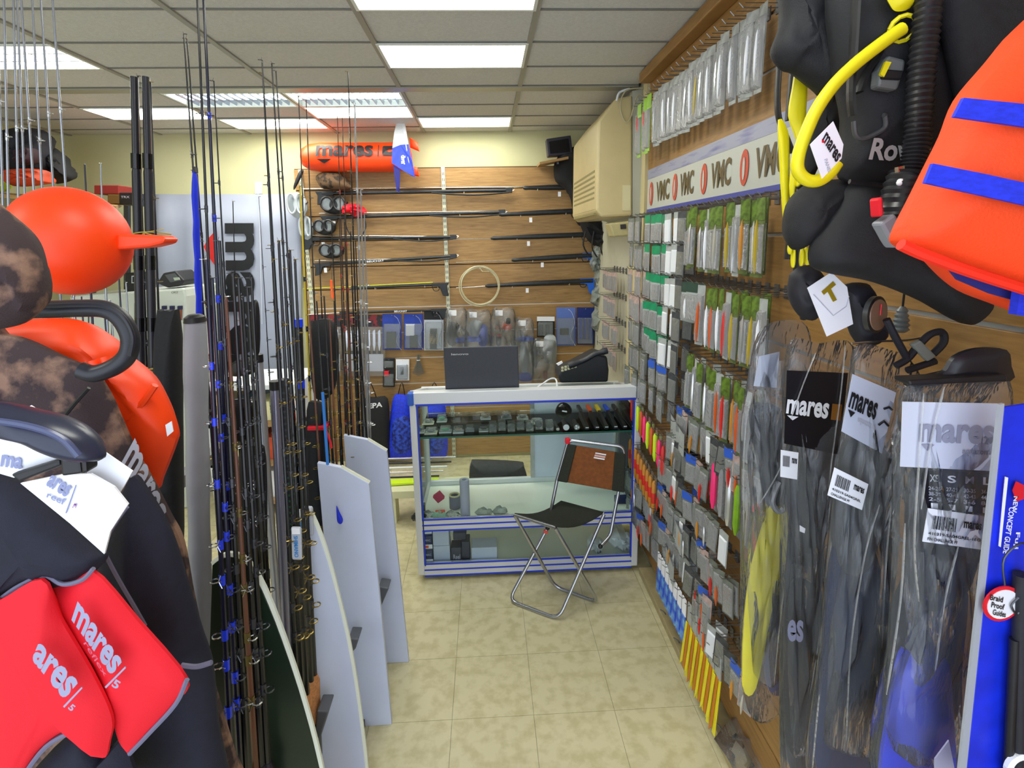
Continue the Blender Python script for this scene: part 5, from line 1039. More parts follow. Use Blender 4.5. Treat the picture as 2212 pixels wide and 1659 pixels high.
# ================================================================== tackle wall on the right
sx = RW-.012
t = thing('brand_sign', 'long white header sign with repeated dark letters and red hook emblems on the right wall', 'sign', (sx, 2.1, 1.84))
MB().box((sx, 1.3, 1.855), (sx+.006, 2.735, 2.005)).build('panel', M('sign_white', '#b9bdb6', .4), t)
MB().box((sx-.001, 1.3, 2.0), (sx+.006, 2.735, 2.045)).build('top_strip', M('sign_strip', '#8f93ad', .35, hex2='#3c4494', scale=9, ramp=(.5, .75), stretch=(1, .5, 4)), t)
MB().box((sx-.001, 1.3, 1.842), (sx+.006, 2.735, 1.858)).build('bottom_strip', M('sign_blue', '#39459c', .4), t)
sgold = M('sign_letters', '#5a4a22', .45); sred = M('sign_red', '#c2492e', .5)
us = [(1408, 1419, 1448), (1459, 1470, 1500), (1521, 1536, 1580), (1607, 1630, 1700)]
for e0, l0, l1 in us:
    y0, y1, ye = onX(l0, 400, sx).y, onX(l1, 370, sx).y, onX(e0, 400, sx).y
    text_quad('VMC', [V((sx-.002, y0, 1.885)), V((sx-.002, y1, 1.885)), V((sx-.002, y1, 1.975)), V((sx-.002, y0, 1.975))], sgold, t, .03)
    m = MB().prism([V((sx-.002, ye+.028*math.cos(i*.3927), 1.928+.055*math.sin(i*.3927))) for i in range(16)], V((-.001, 0, 0))); m.build('red_emblem', sred, t)
    MB().prism([V((sx-.004, ye+.008*math.cos(i*.5236), 1.925+.035*math.sin(i*.5236))) for i in range(12)], V((-.001, 0, 0))).build('emblem_hook', M('sign_white', '', 0), t)
hookm = M('peg_wire', '#8b8d92', .3, .9)
hk = MB().tube([(0, 0, 0), (-.10, 0, 0), (-.112, 0, .012)], .0016, 6).tube([(0, 0, .012), (-.095, 0, .012)], .0012, 5).box((-.004, -.012, -.014), (0, .012, .022)).mesh('peg_hook', hookm)
def pkmesh(w, h, cm, hm, im, hh=.22, th=.006, name='p'):
    "card, header and blister as separate meshes in the wall's frame (face towards -x)"
    c = MB().box((-.001, -w/2, -h), (.0005, w/2, 0)).mesh(name+'_card', cm)
    hd = MB().box((-.002, -w/2, -h*hh), (-.0012, w/2, 0)).mesh(name+'_header', hm) if hm else None
    b = MB().hexa([(-.0015, -w*.42, -h*.95), (-.0015, w*.42, -h*.95), (-.0015, w*.42, -h*(hh+.05)), (-.0015, -w*.42, -h*(hh+.05)), (-th, -w*.34, -h*.92), (-th, w*.34, -h*.92), (-th, w*.34, -h*(hh+.08)), (-th, -w*.34, -h*(hh+.08))]).mesh(name+'_blister', im)
    return c, hd, b
silver_f = film('silver_film', '#c3c6ca', .4, .1, .9, 120); grey_f = film('grey_film', '#9b9f9c', .4, .12, .9, 120)
cardg = M('card_grey', '#6d726a', .5, var=.15, scale=40); cardw = M('card_light', '#a2a7a6', .5, var=.08, scale=40); cardd = M('card_dark', '#3c3f44', .5, var=.2, scale=40)
pinkm = M('lure_pink', '#ff2a7a', .35); orm = M('lure_orange', '#d05a20', .4); redm = M('lure_red', '#d8261c', .4); tanm = M('lure_amber', '#c8862a', .4)
K = {
 'teal': pkmesh(.056, .118, cardw, teal, silver_f, .30, name='teal'), 'clear': pkmesh(.05, .118, cardg, None, silver_f, .1, name='clear'), 'white': pkmesh(.052, .118, cardw, None, M('white_contents', '#dfe3ea', .35), .15, name='white'),
 'dark': pkmesh(.056, .118, cardd, None, grey_f, .15, name='dark'), 'pinkish': pkmesh(.05, .118, M('card_pink', '#b39a94', .5, var=.15, scale=60), None, silver_f, .15, name='pinkish'),
 'tallgreen': pkmesh(.034, .205, M('card_green', '#5d6b38', .45, var=.35, scale=50), M('head_green', '#566f22', .45, var=.4, scale=60), silver_f, .28, .012, 'tallgreen'),
 'tallclear': pkmesh(.034, .205, cardw, None, silver_f, .1, .012, 'tallclear'), 'talldark': pkmesh(.05, .19, cardd, None, grey_f, .12, .012, 'talldark'),
 'topbag': pkmesh(.042, .22, M('bagcard', '#8b8e8c', .5, var=.25, scale=40), None, silver_f, .08, .014, 'topbag'), 'lime': pkmesh(.045, .235, green, green, silver_f, .2, .014, 'lime'),
 'square': pkmesh(.085, .14, cardw, M('head_dark', '#2b4438', .5), silver_f, .25, .012, 'square'), 'bluetop': pkmesh(.055, .11, cardg, M('head_blue', '#2a5ac8', .45), silver_f, .28, name='bluetop'),
}
NAME = {'teal': ('teal-header blister pack', 'teal_header_pack'), 'clear': ('clear tackle packet', 'clear_packet'), 'white': ('white tackle packet', 'white_packet'), 'dark': ('dark tackle packet', 'dark_packet'), 'pinkish': ('pinkish tackle packet', 'pinkish_packet'),
        'tallgreen': ('tall green lure pack', 'green_lure_pack'), 'tallclear': ('tall clear lure pack', 'clear_lure_pack'), 'talldark': ('tall dark lure pack', 'dark_lure_pack'), 'topbag': ('tall silvery lure bag', 'silvery_lure_bag'), 'lime': ('lime green lure pack', 'lime_lure_pack'), 'square': ('wide pale lure pack', 'wide_lure_pack'), 'bluetop': ('blue-header tackle packet', 'blue_header_packet')}
lure_b = MB().lathe([(.001, 0), (.006, .02), (.0085, .06), (.007, .10), (.002, .14)], (0, 0, 0), -UP, 8)
LM = {n: lure_b.mesh('lure_'+n, m_, smooth=True) for n, m_ in (('silver', M('lure_silver', '#d5d8dc', .2, .7)), ('orange', orm), ('red', redm), ('yellow', M('lure_yellow', '#b8a02a', .4)), ('white', card), ('pink', pinkm), ('lime', lime), ('tan', tanm))}
CNT = {}
WX = RW-.005
def pack(kind, y, z, dx, rowname, i, tilt=0, lure=None, where='from far end'):
    c, hd, b = K[kind]; n, nm = NAME[kind]
    key = (kind, rowname); CNT[key] = CNT.get(key, 0)+1
    o = thing(nm, '%s, %s %s, %s' % (n, ORD[min(CNT[key]-1, 38)], where, rowname), 'packet', (WX-dx, y, z), group='packets on the tackle wall: '+rowname)
    o.rotation_euler = (tilt, 0, random.uniform(-.22, .22)+.22); o.location.z += random.uniform(-.007, .007); o.location.x += random.uniform(-.008, .01)
    for nm2, me in (('card', c), ('header', hd), ('blister', b)):
        if me:
            q = bpy.data.objects.new(nm2, me); C.objects.link(q); q.parent = o
    if lure:
        q = bpy.data.objects.new('lure', LM[lure]); C.objects.link(q); q.parent = o; q.location = (-.012, 0, -.055); q.scale = (.75, .75, 1) if kind.startswith('t') else (.6, .6, .5)
    return o
# far half: twelve short rows
rows = [1.815, 1.69, 1.565, 1.44, 1.315, 1.19, 1.065]
rn = ['first row under the sign', 'second row under the sign', 'third row under the sign', 'fourth row under the sign', 'fifth row under the sign', 'sixth row under the sign', 'seventh row under the sign']
for ri, z in enumerate(rows):
    ys_ = [2.70-.068*k for k in range(13)]
    for k, y in enumerate(ys_):
        inst('peg_hook', hk, (RW-.004, y, z+.004), rp)
        u = (2.70-y)
        if ri == 6 and k > 8: continue
        kd = ('pinkish' if ri in (2, 3) else 'clear') if k < 4 else ('teal' if k < 8 and ri < 5 else 'bluetop' if (ri == 5 and 5 <= k < 9) else 'white' if k in (8, 9) and ri < 5 else 'dark' if k > 9 else 'clear')
        if ri < 3 and k > 10: continue
        if ri >= 3 and k > 10: continue
        for dpt in ((.092, .05) if k % 2 == 0 else (.08,)):
            pack(kd, y, z, dpt, rn[ri], k, random.uniform(-.05, .05))
# near half: tall packs
for ri, (z, y0, n, nm) in enumerate([(1.815, 1.93, 11, 'upper tall row'), (1.56, 1.90, 11, 'middle tall row'), (1.30, 1.88, 11, 'lower tall row')]):
    for k in range(n):
        y = y0-.052*k; inst('peg_hook', hk, (RW-.004, y, z+.004), rp)
        kd = 'square' if (ri, k) in ((1, 0), (1, 1)) else 'tallgreen' if (k+ri) % 4 != 3 else 'tallclear'
        lu = [None, 'silver', 'silver', 'white', None, 'silver', 'yellow', 'silver', 'tan', 'silver', 'yellow'][k] if ri == 0 else ['white', None, 'orange', 'white', 'orange', 'white', 'red', 'yellow', 'silver', 'yellow', 'white'][k] if ri == 1 else ['silver', 'silver', None, 'silver', None, 'orange', 'red', 'tan', 'orange', 'silver', None][k]
        pack(kd, y, z, .09, nm, k, random.uniform(-.03, .03), lu)
        if k % 2: pack('tallgreen' if ri < 2 else 'tallclear', y, z, .06, nm, k, random.uniform(-.03, .03))
# top row above the sign
for k in range(22):
    y = 2.68-.055*k; z = 2.325
    inst('peg_hook', hk, (RW-.004, y, z+.004), rp)
    kd = 'lime' if k in (1, 3, 4) else 'topbag'
    pack(kd, y, z, .085 if kd == 'lime' else .07, 'row above the sign', k, random.uniform(-.04, .04), [None, 'red', None, 'red', None, 'silver', None, 'white', 'silver', 'white', None, 'silver', 'white', 'yellow', 'silver', 'white', 'silver', 'white', 'white', 'silver', 'white', 'white'][k])
# lower rows: small lures, brushes, squids
def strip(y, z, h, w, mm, name, label, cat='lure', dx=.09, tip=None, group=None):
    t = thing(name, label, cat, (WX-dx, y, z-h), group=group)
    MB().lathe([(w*.25, 0), (w*.5, h*.1), (w*.5, h*.8), (w*.2, h)], V((WX-dx, y, z)), -UP, 8).build('body', mm, t, smooth=True)
    if tip: MB().lathe([(w*.52, h*.35), (w*.56, h*.4), (w*.56, h*.62), (w*.5, h*.66)], V((WX-dx, y, z)), -UP, 8).build('band', tip, t, smooth=True)
    MB().box((WX-dx+.006, y-w*.9, z-h*1.04), (WX-dx+.008, y+w*.9, z+.02)).build('backing_card', clear_blister, t)
    inst('peg_hook', hk, (RW-.004, y, z+.018), rp); return t
for k, (mm, n) in enumerate([(redm, 'red'), (pinkm, 'pink'), (lime, 'lime'), (orm, 'orange'), (pinkm, 'bright pink'), (lime, 'yellow-green'), (orm, 'orange-red'), (lime, 'lime green'), (pinkm, 'hot pink'), (redm, 'deep red')]):
    strip(2.62-.055*k, .93-.008*k, .13, .018, mm, 'squid_lure', '%s squid lure, %s from the far end of the bright row' % (n, ORD[k]), group='bright squid lures')
for k in range(9):
    strip(2.63-.05*k, .70-.006*k, .16, .02, tanm, 'wooden_float', 'amber and red stick float, %s from the far end of its row' % ORD[k], 'float', tip=redm, group='amber stick floats')
for k in range(9):
    strip(1.62-.055*k, 1.0-.0*k, .16, .02, [pinkm, silver_f, M('lure_silver', '', 0), green, M('lure_silver', '', 0), redm, silver_f, green, silver_f][k], 'tube_lure', '%s tube lure, %s from far end beside the bagged fins' % (['pink', 'clear', 'silver', 'green', 'silver', 'red', 'clear', 'green', 'clear'][k], ORD[k]), group='tube lures by the fins')
for k in range(7):
    y = 2.12-.05*k; z = .345
    t = thing('paint_brush', 'blue and white brush-like rig packet, %s from far end of the lowest row' % ORD[k], 'packet', (WX-.09, y, z-.17), group='blue rig packets')
    MB().box((WX-.092, y-.018, z-.05), (WX-.088, y+.018, z+.02)).build('header', card, t); MB().prism([V((WX-.092, y-.018, z-.05)), V((WX-.092, y+.018, z-.05)), V((WX-.092, y+.028, z-.17)), V((WX-.092, y-.012, z-.17))], V((.004, 0, 0))).build('blue_body', M('rig_blue', '#1f5ae0', .4, hex2='#7fc0f0', scale=25, ramp=(.4, .6)), t)
    inst('peg_hook', hk, (RW-.004, y, z+.02), rp)
for k in range(6):
    y = 1.76-.05*k; z = .38
    t = thing('squid_skirt', 'long yellow and red skirt lure, %s from far end above the floor ledge' % ORD[k], 'lure', (WX-.09, y, z-.3), group='yellow skirt lures')
    for q in range(3): MB().prism([V((WX-.09-.004*q, y-.02+.013*q, z-.08)), V((WX-.09-.004*q, y-.008+.013*q, z-.08)), V((WX-.10-.004*q, y+.0+.018*q, z-.3+.03*((k*5+q*3)%4)/3)), V((WX-.10-.004*q, y-.02+.018*q, z-.29+.02*((k*3+q)%3)))], V((.003, 0, 0))).build('strand', yellow if q != 1 else M('skirt_orange', '#c87a1c', .5), t)
    MB().box((WX-.092, y-.02, z-.08), (WX-.088, y+.02, z)).build('header', cardw, t); inst('peg_hook', hk, (RW-.004, y, z-.004), rp)
kinds = ['clear', 'dark', 'clear', 'white', 'bluetop', 'clear', 'dark', 'pinkish']
for ri, (z, y0, n, nm) in enumerate([(.94, 2.05, 7, 'eighth row beside bright squid lures'), (.80, 2.16, 12, 'ninth row above stick floats'), (.66, 2.16, 13, 'tenth row beside stick floats'), (.52, 2.66, 20, 'eleventh row under stick floats'), (.385, 2.64, 9, 'row above far floor ledge'), (.45, 1.72, 8, 'row above the yellow skirt lures'), (1.085, 1.96, 12, 'row under the lower tall packs')]):
    for k in range(n):
        y = y0-.055*k; inst('peg_hook', hk, (RW-.004, y, z+.004), rp)
        for dpt in ((.088, .06) if k % 3 == 0 else (.085,)):
            pack(kinds[(k*3+ri*2) % 8], y, z, dpt, nm, k, random.uniform(-.12, .12), lure=[None, None, 'red', None, 'silver', None, None, 'tan', None, 'orange'][(k*7+ri) % 10])
# white serrated hook cards
for k, (y, z) in enumerate([(2.0, .99), (1.98, .60), (2.05, .42)]):
    t = thing('hook_card_stack', 'stack of white hook cards with black serrated edge, %s one' % ['upper', 'middle', 'lowest'][k], 'card stack', (WX-.09, y, z-.1))
    for q in range(10):
        MB().box((WX-.10+.003*q, y-.13+.022*q, z-.075+.0*q), (WX-.098+.003*q, y-.105+.022*q, z+.02)).build('card', cardw, t)
    MB().bar((WX-.105, y-.14, z+.022), (WX-.07, y+.11, z+.022), .004, .004).build('wire', hookm, t); inst('peg_hook', hk, (RW-.004, y, z+.02), rp)
# bare beige board and pale packs past the end of the panel
MB().box((RW+.001, 2.84, .9), (RW+.014, 3.12, 1.62)).build('beige_board', M('end_strip_beige', '', 0), label='bare beige board on the right wall above the counter end', cat='board')
for ri in range(4):
    for k in range(5):
        y = 3.2+.075*k; z = 1.52-.16*ri
        o = pack('pinkish', y, z, .05, ['top','second','third','lowest'][ri]+' pale row behind the counter', k, where='from near end'); inst('peg_hook', hk, (RW+.014, y, z+.004), rp)
# foreground plank clutter: clear bag on the floor ledge
t = thing('floor_bag', 'crumpled clear plastic lying under the bagged fins', 'plastic bag', onZ(1640, 1650, .04))
c = onZ(1640, 1650, .04); MB().pillow([c+V((math.cos(i*.4488)*.12*random.uniform(.8, 1.15), math.sin(i*.4488)*.16*random.uniform(.8, 1.1), .03)) for i in range(14)], UP*.035, 5, wob=.9).build('film', clear, t, smooth=True)
# ================================================================== right foreground
filmb = film('fin_bag_film', '#c9d0dc', .08, .07, .9, 16, (3, 3, .4)); fing = M('fin_grey', '#3e4148', .4, var=.1, scale=10); find = M('fin_black', '#191a22', .35); finb = M('fin_blue', '#1a34d8', .35)
crease_glint_m = film('crease_glint_film', '#eef1f8', .2, .1, .3)  # near-white film for the highlights drawn on the fin bags
lab = M('label_white', '#f3f5ff', .45)
def barcode(q, parent):
    x = .1; k = 0; m = MB()
    while x < .5:
        w = [.008, .016, .01, .02][k % 4]; m.add([bil(q, x, .42), bil(q, x+w, .42), bil(q, x+w, .82), bil(q, x, .82)], [(0, 1, 2, 3)]); x += w+[.012, .008, .016][k % 3]; k += 1
    m.build('barcode', ink, parent)
def label(pts, Y, parent, brand=True, lines=()):
    q = PY(pts, Y); parent = MB().prism(q, FW*.001).build('label', lab, parent); q = [p-FW*.0012 for p in q]
    barcode(q, parent)
    if brand: text_quad('mares', [bil(q, .62, .58), bil(q, .92, .58), bil(q, .92, .78), bil(q, .62, .78)], ink, parent, .03)
    for k, (s_, w) in enumerate(lines): text_quad(s_, [bil(q, .06, .24-.17*k), bil(q, w, .24-.17*k), bil(q, w, .33-.17*k), bil(q, .06, .33-.17*k)], ink, parent)
def finbag(lbl, outline, Y, contents, hang_at, th=.03, crease_glints=()):
    t = thing('bagged_fins', lbl, 'fins', onY(sum(p[0] for p in outline)/len(outline), 1650, Y), group='fins in clear bags on the right')
    for nm, pts, dy, tt, mm in contents: soft(pts, Y+dy, tt, mm, nm, t, rings=5, wob=.05, edge=.3)
    P_ = smoothline(PY(outline, Y), 4, True)
    MB().pillow(P_, -FW*th, 9, edge=.1, wob=.5).build('bag', filmb, t, smooth=True)
    cc = sum(P_, V())/len(P_)
    MB().pillow([p.lerp(cc, .2)-FW*.012+V((0, .01*math.sin(i*1.3), 0)) for i, p in enumerate(P_)], -FW*th*.6, 7, edge=.1, wob=1.0).build('bag_fold', filmb, t, smooth=True)
    for q, pts in enumerate(crease_glints): MB().tube(smoothline(PY(pts, Y-th*1.15), 4), [.0008]+[.0022]*(4*(len(pts)-1)-1)+[.0008], 6, squash=.5).build('bag_crease_glint', crease_glint_m, t, smooth=True)  # pale thin tubes stand in for highlight streaks along the bag's folds
    return t
# 1 yellow-bladed fin
t = finbag('bagged yellow-bladed fin hanging leftmost beside the tackle wall', [(1638, 722), (1690, 692), (1742, 705), (1748, 800), (1700, 1000), (1705, 1300), (1722, 1480), (1655, 1560), (1606, 1500), (1600, 1200), (1600, 950), (1614, 830)], 1.15,
  [('blade', [(1664, 1092), (1690, 1108), (1702, 1115), (1694, 1200), (1664, 1330), (1632, 1486), (1604, 1482), (1608, 1330), (1626, 1210)], 0, .008, M('fin_yellow', '#fff01a', .4, var=.04)),
   ('foot_pocket', [(1620, 890), (1660, 870), (1692, 900), (1690, 1000), (1700, 1090), (1660, 1100), (1640, 1010)], .01, .02, fing), ('second_blade', [(1690, 1150), (1712, 1260), (1718, 1460), (1668, 1500), (1650, 1420), (1670, 1300)], .02, .008, M('blade_mauve', '#6a6690', .4))], None, crease_glints=[[(1712, 900), (1690, 1000), (1640, 1090)], [(1715, 1160), (1690, 1300), (1672, 1480)], [(1622, 850), (1608, 960), (1606, 1150)]])
MB().prism(PY([(1640, 770), (1684, 760), (1678, 838), (1628, 834)], 1.135), FW*.001).build('insert', M('insert_lilac', '#c2c8dc', .5), t)
MB().tube(smoothline(PY([(1684, 1040), (1674, 1060), (1668, 1085), (1680, 1104), (1692, 1100)], 1.12), 4), .007, 8).build('buckle', M('buckle_grey', '#8a8c92', .4), t, smooth=True)
# 2
t = finbag('bagged dark fins with a black header card and white lettering', [(1700, 752), (1770, 742), (1842, 748), (1832, 900), (1812, 1100), (1792, 1300), (1765, 1500), (1742, 1700), (1690, 1700), (1686, 1300), (1690, 1000)], 1.05,
  [('foot_pocket', [(1705, 960), (1800, 960), (1795, 1080), (1770, 1180), (1720, 1180), (1700, 1060)], .01, .02, fing), ('blade', [(1715, 1120), (1775, 1120), (1772, 1300), (1750, 1640), (1700, 1640), (1695, 1300)], .012, .01, fing),
   ('dark_blade', [(1700, 1280), (1765, 1275), (1760, 1420), (1745, 1600), (1698, 1600)], .0, .008, find)], None, crease_glints=[[(1762, 762), (1735, 830), (1708, 905)], [(1826, 745), (1816, 850), (1796, 1000), (1788, 1080)], [(1800, 1120), (1782, 1300), (1750, 1500)]])
q = PY([(1697, 940), (1800, 978), (1832, 800), (1702, 798)], 1.03); q = PY([(1694, 958), (1812, 982), (1832, 806), (1700, 800)], 1.02)
hc = MB().prism(q, FW*.001).build('header_card', M('card_black', '#14121a', .4), t); q = [p-FW*.002 for p in q]
text_quad('mares', [bil(q, .0, .42), bil(q, .72, .42), bil(q, .74, .62), bil(q, .02, .62)], ink_white, hc, .03)
MB().add([bil(q, .02, .40), bil(q, .12, .34), bil(q, .22, .40)], [(0, 1, 2)]).build('emblem_triangle', ink_white, hc)
MB().add([bil(q, .78, .42), bil(q, .95, .42), bil(q, .95, .62), bil(q, .78, .62)], [(0, 1, 2, 3)]).build('emblem', M('emblem_orange', '#8a5a1c', .5), t)
label([(1686, 1030), (1722, 1036), (1725, 978), (1687, 972)], 1.0, t)
text_quad('es', PY([(1700, 1385), (1735, 1388), (1736, 1340), (1702, 1338)], 1.0), silv, t, .03)
MB().prism(PY([(1728, 1135), (1740, 1142), (1738, 1152), (1728, 1148)], 1.0), FW*.001).build('sticker', lab, t)
# 3
t = finbag('bagged grey fins with a tilted pale header card', [(1850, 748), (1920, 755), (1962, 775), (1990, 830), (1962, 900), (1935, 1000), (1925, 1200), (1908, 1450), (1900, 1700), (1748, 1700), (1772, 1400), (1800, 1100), (1832, 850)], .854,
  [('foot_pocket', [(1835, 940), (1915, 980), (1905, 1120), (1870, 1230), (1810, 1220), (1800, 1080)], .01, .02, fing), ('blade', [(1800, 1180), (1880, 1180), (1890, 1400), (1880, 1680), (1765, 1680), (1780, 1400)], .012, .01, M('fin_navy', '#232c52', .4, var=.1))], None, crease_glints=[[(1900, 1090), (1868, 1200), (1838, 1400), (1828, 1600)], [(1935, 1000), (1915, 1200), (1905, 1400)], [(1770, 1500), (1762, 1580), (1755, 1659)]])
q = PY([(1818, 932), (1905, 980), (1936, 848), (1842, 808)], .827); hc = MB().prism(q, FW*.001).build('header_card', M('card_lilac', '#c4cbe2', .45), t); q = [p-FW*.002 for p in q]
text_quad('mares', [bil(q, .02, .44), bil(q, .66, .44), bil(q, .66, .72), bil(q, .04, .72)], ink, hc, .03); text_quad('aquazone', [bil(q, .28, .26), bil(q, .7, .26), bil(q, .7, .36), bil(q, .28, .36)], ink_grey, hc)
MB().add([bil(q, .03, .41), bil(q, .12, .30), bil(q, .2, .41)], [(0, 1, 2)]).build('emblem_triangle', ink, hc)
MB().tube([bil(q, .76, .4), bil(q, .86, .5), bil(q, .98, .46)], .002, 5).tube([bil(q, .8, .68), bil(q, .9, .74), bil(q, .98, .72)], .002, 5).build('emblem', ink, hc)
label([(1788, 1070), (1862, 1102), (1876, 1046), (1803, 1010)], .818, t, True, (('410319-SA04GREL', .9), ('CHALLENGE PF', .6)))
# 4
t = finbag('bagged black and blue fins with a wide white header card, rightmost', [(1962, 826), (2060, 818), (2176, 815), (2172, 1000), (2150, 1300), (2110, 1700), (1890, 1700), (1918, 1400), (1934, 1100), (1938, 920)], .722,
  [('foot_pocket', [(1985, 1000), (2130, 1000), (2110, 1200), (2060, 1300), (1970, 1300), (1960, 1150)], .01, .022, find), ('blade', [(1950, 1250), (2080, 1250), (2075, 1450), (2060, 1720), (1900, 1720), (1920, 1450)], .014, .01, find),
   ('blue_blade', [(1950, 1400), (1990, 1440), (2040, 1420), (2055, 1520), (2050, 1720), (1905, 1720), (1925, 1500)], .0, .012, finb)], None, crease_glints=[[(2040, 835), (2010, 960), (1990, 1100)], [(1995, 850), (1985, 1000), (1975, 1180), (1985, 1300)], [(2070, 1180), (2040, 1300), (2020, 1450)], [(1955, 1130), (1945, 1300), (1915, 1500)]])
q = PY([(1945, 1008), (2150, 1018), (2168, 872), (1950, 868)], .693); hc = MB().prism(q, FW*.001).build('header_card', M('card_pale', '#d3d9ec', .45), t); q = [p-FW*.002 for p in q]
text_quad('mares', [bil(q, .17, .40), bil(q, .93, .40), bil(q, .93, .68), bil(q, .17, .68)], M('print_mid', '#9a9db2', .5), hc, .03); text_quad('aquazone', [bil(q, .62, .22), bil(q, .92, .22), bil(q, .92, .31), bil(q, .62, .31)], M('print_mid', '', 0), hc)
MB().add([bil(q, .19, .37), bil(q, .26, .27), bil(q, .33, .37)], [(0, 1, 2)]).build('emblem_triangle', M('print_mid', '', 0), hc)
q = PY([(2000, 1098), (2148, 1112), (2152, 1022), (1998, 1015)], .696); MB().prism(q, FW*.001).build('size_chart', M('card_black', '', 0), t); q = [p-FW*.002 for p in q]
for k, s_ in enumerate(('XS', 'S', 'M', 'L')):
    text_quad(s_, [bil(q, .05+.25*k, .72), bil(q, .17+.25*k, .72), bil(q, .17+.25*k, .9), bil(q, .05+.25*k, .9)], ink_white, t)
    for r_, tx in enumerate((('24-26', '38-39', '2-5'), ('27-29', '40-41', '5-7'), ('30-35', '42-43', '3-6'), ('36-40', '44-45', '8-9'))[k]): text_quad(tx, [bil(q, .03+.25*k, .5-.14*r_), bil(q, .2+.25*k, .5-.14*r_), bil(q, .2+.25*k, .6-.14*r_), bil(q, .03+.25*k, .6-.14*r_)], ink_grey, t)
    MB().add([bil(q, .06+.25*k, .03), bil(q, .16+.25*k, .03), bil(q, .16+.25*k, .17), bil(q, .06+.25*k, .17)], [(0, 1, 2, 3)]).build('tick_box', ink_white, t)
label([(1993, 1170), (2125, 1188), (2131, 1116), (2005, 1098)], .689, t, True, (('410319-SA04GREL-18G', .92), ('FIN CHALLENGE PF', .55)))
MB().pillow(smoothline(PY([(1962, 822), (2030, 808), (2060, 770), (2110, 752), (2170, 755), (2180, 790), (2178, 822), (2060, 826), (1966, 834)], .722), 3, True), -FW*.012, 4, edge=.3).build('strap_buckle', find, t, smooth=True)
MB().prism(PY([(1962, 822), (2178, 810), (2178, 824), (1966, 834)], .697), FW*.03).build('clip_bar', black, t, bevel=.003)
MB().prism(PY([(2020, 1640), (2050, 1600), (2062, 1660), (2060, 1720), (2020, 1720)], .672), FW*.002).build('blade_mark', M('mark_grey', '#b3b3cc', .5), t)
# fin straps above the bags
t = thing('fin_strap', 'grey and black fin straps hanging above the bagged fins', 'strap', onY(1990, 790, .837))
for pts in ([(1935, 790), (1960, 775), (1985, 745), (2010, 722), (2035, 718), (2038, 740), (2015, 765)], [(1960, 800), (1990, 790), (2020, 780)], [(1915, 690), (1935, 730), (1960, 775)]):
    MB().tube(smoothline(PY(pts, .837), 5), .006, 8).build('strap', rubber, t, smooth=True)
MB().prism(PY([(1970, 745), (1990, 735), (2025, 770), (2005, 782)], .828), FW*.01).build('buckle', M('buckle_clear', '#8b9290', .2), t, bevel=.003)
MB().tube(smoothline(PY([(1840, 742), (1900, 737), (1960, 735), (2010, 726)], .855), 4), .002, 6).build('hook_wire', chrome, t)
# rod package at the right edge
t = thing('rod_package', 'tall blue printed rod package with grey edge at far right', 'package', onY(2150, 1650, .624))
q = PY([(2080, 1720), (2240, 1720), (2235, 870), (2166, 880)], .624); MB().prism(q, FW*.006).build('sleeve', M('package_blue', '#1330e0', .4, var=.15, scale=20), t, bevel=.003)
MB().prism(PY([(2066, 1720), (2082, 1720), (2170, 872), (2160, 874)], .622), FW*.004).build('side_edge', M('package_edge', '#aab0bc', .4), t)
text_quad('NEW', PY([(2190, 1072), (2186, 1108), (2196, 1108), (2200, 1072)], .618), ink_white, t); text_quad('CONCEPT GUIDE', PY([(2180, 1095), (2166, 1195), (2178, 1197), (2192, 1097)], .618), ink_white, t); text_quad('Fuji', PY([(2192, 1150), (2188, 1186), (2200, 1186), (2204, 1150)], .618), ink_white, t)
MB().prism(PY([(2172, 1030), (2166, 1090), (2158, 1180), (2162, 1182), (2178, 1032)], .619), FW*.001).build('white_stripe', card, t)
MB().prism(PY([(2188, 1060), (2196, 1040), (2212, 1048), (2212, 1078), (2196, 1084)], .618), FW*.001).build('red_blot', red, t)
c = onY(2166, 1305, .612)
rp8 = lambda r_, y: [c+V((math.cos(i*.2618)*r_, y, math.sin(i*.2618)*r_)) for i in range(24)]
MB().prism(rp8(.026, 0), FW*.002).build('badge_rim', red, t); MB().prism(rp8(.0215, -.001), FW*.001).build('badge_face', card, t)
for k, (s_, v) in enumerate((('Braid', 1292), ('Proof', 1308), ('Guides', 1324))): text_quad(s_, PY([(2138+k*3, v+4), (2166+k*3, v+10), (2168+k*3, v-2), (2140+k*3, v-8)], .610), ink, t)
MB().tube(smoothline([c+V((-.004, -.002, .03)), c+V((-.012, -.003, .07)), c+V((.012, -.003, .09)), c+V((.022, -.003, .05)), c+V((.02, -.004, -.01)), c+V((.008, -.004, .0)), c+V((.016, -.004, .012))], 5), .0014, 6).build('guide_wire', steel, t, smooth=True)
a, b = onY(2192, 1380, .612), onY(2175, 1720, .612); MB().tube([a, b], .006, 10).build('rod_section', black, t, smooth=True); MB().tube([onY(2206, 1240, .612), onY(2196, 1720, .612)], .009, 10).build('rod_grip', rubber, t, smooth=True)
MB().ring(onY(2205, 1655, .606), FW, .018, .006, 18, 6).build('printed_ring', card, t)
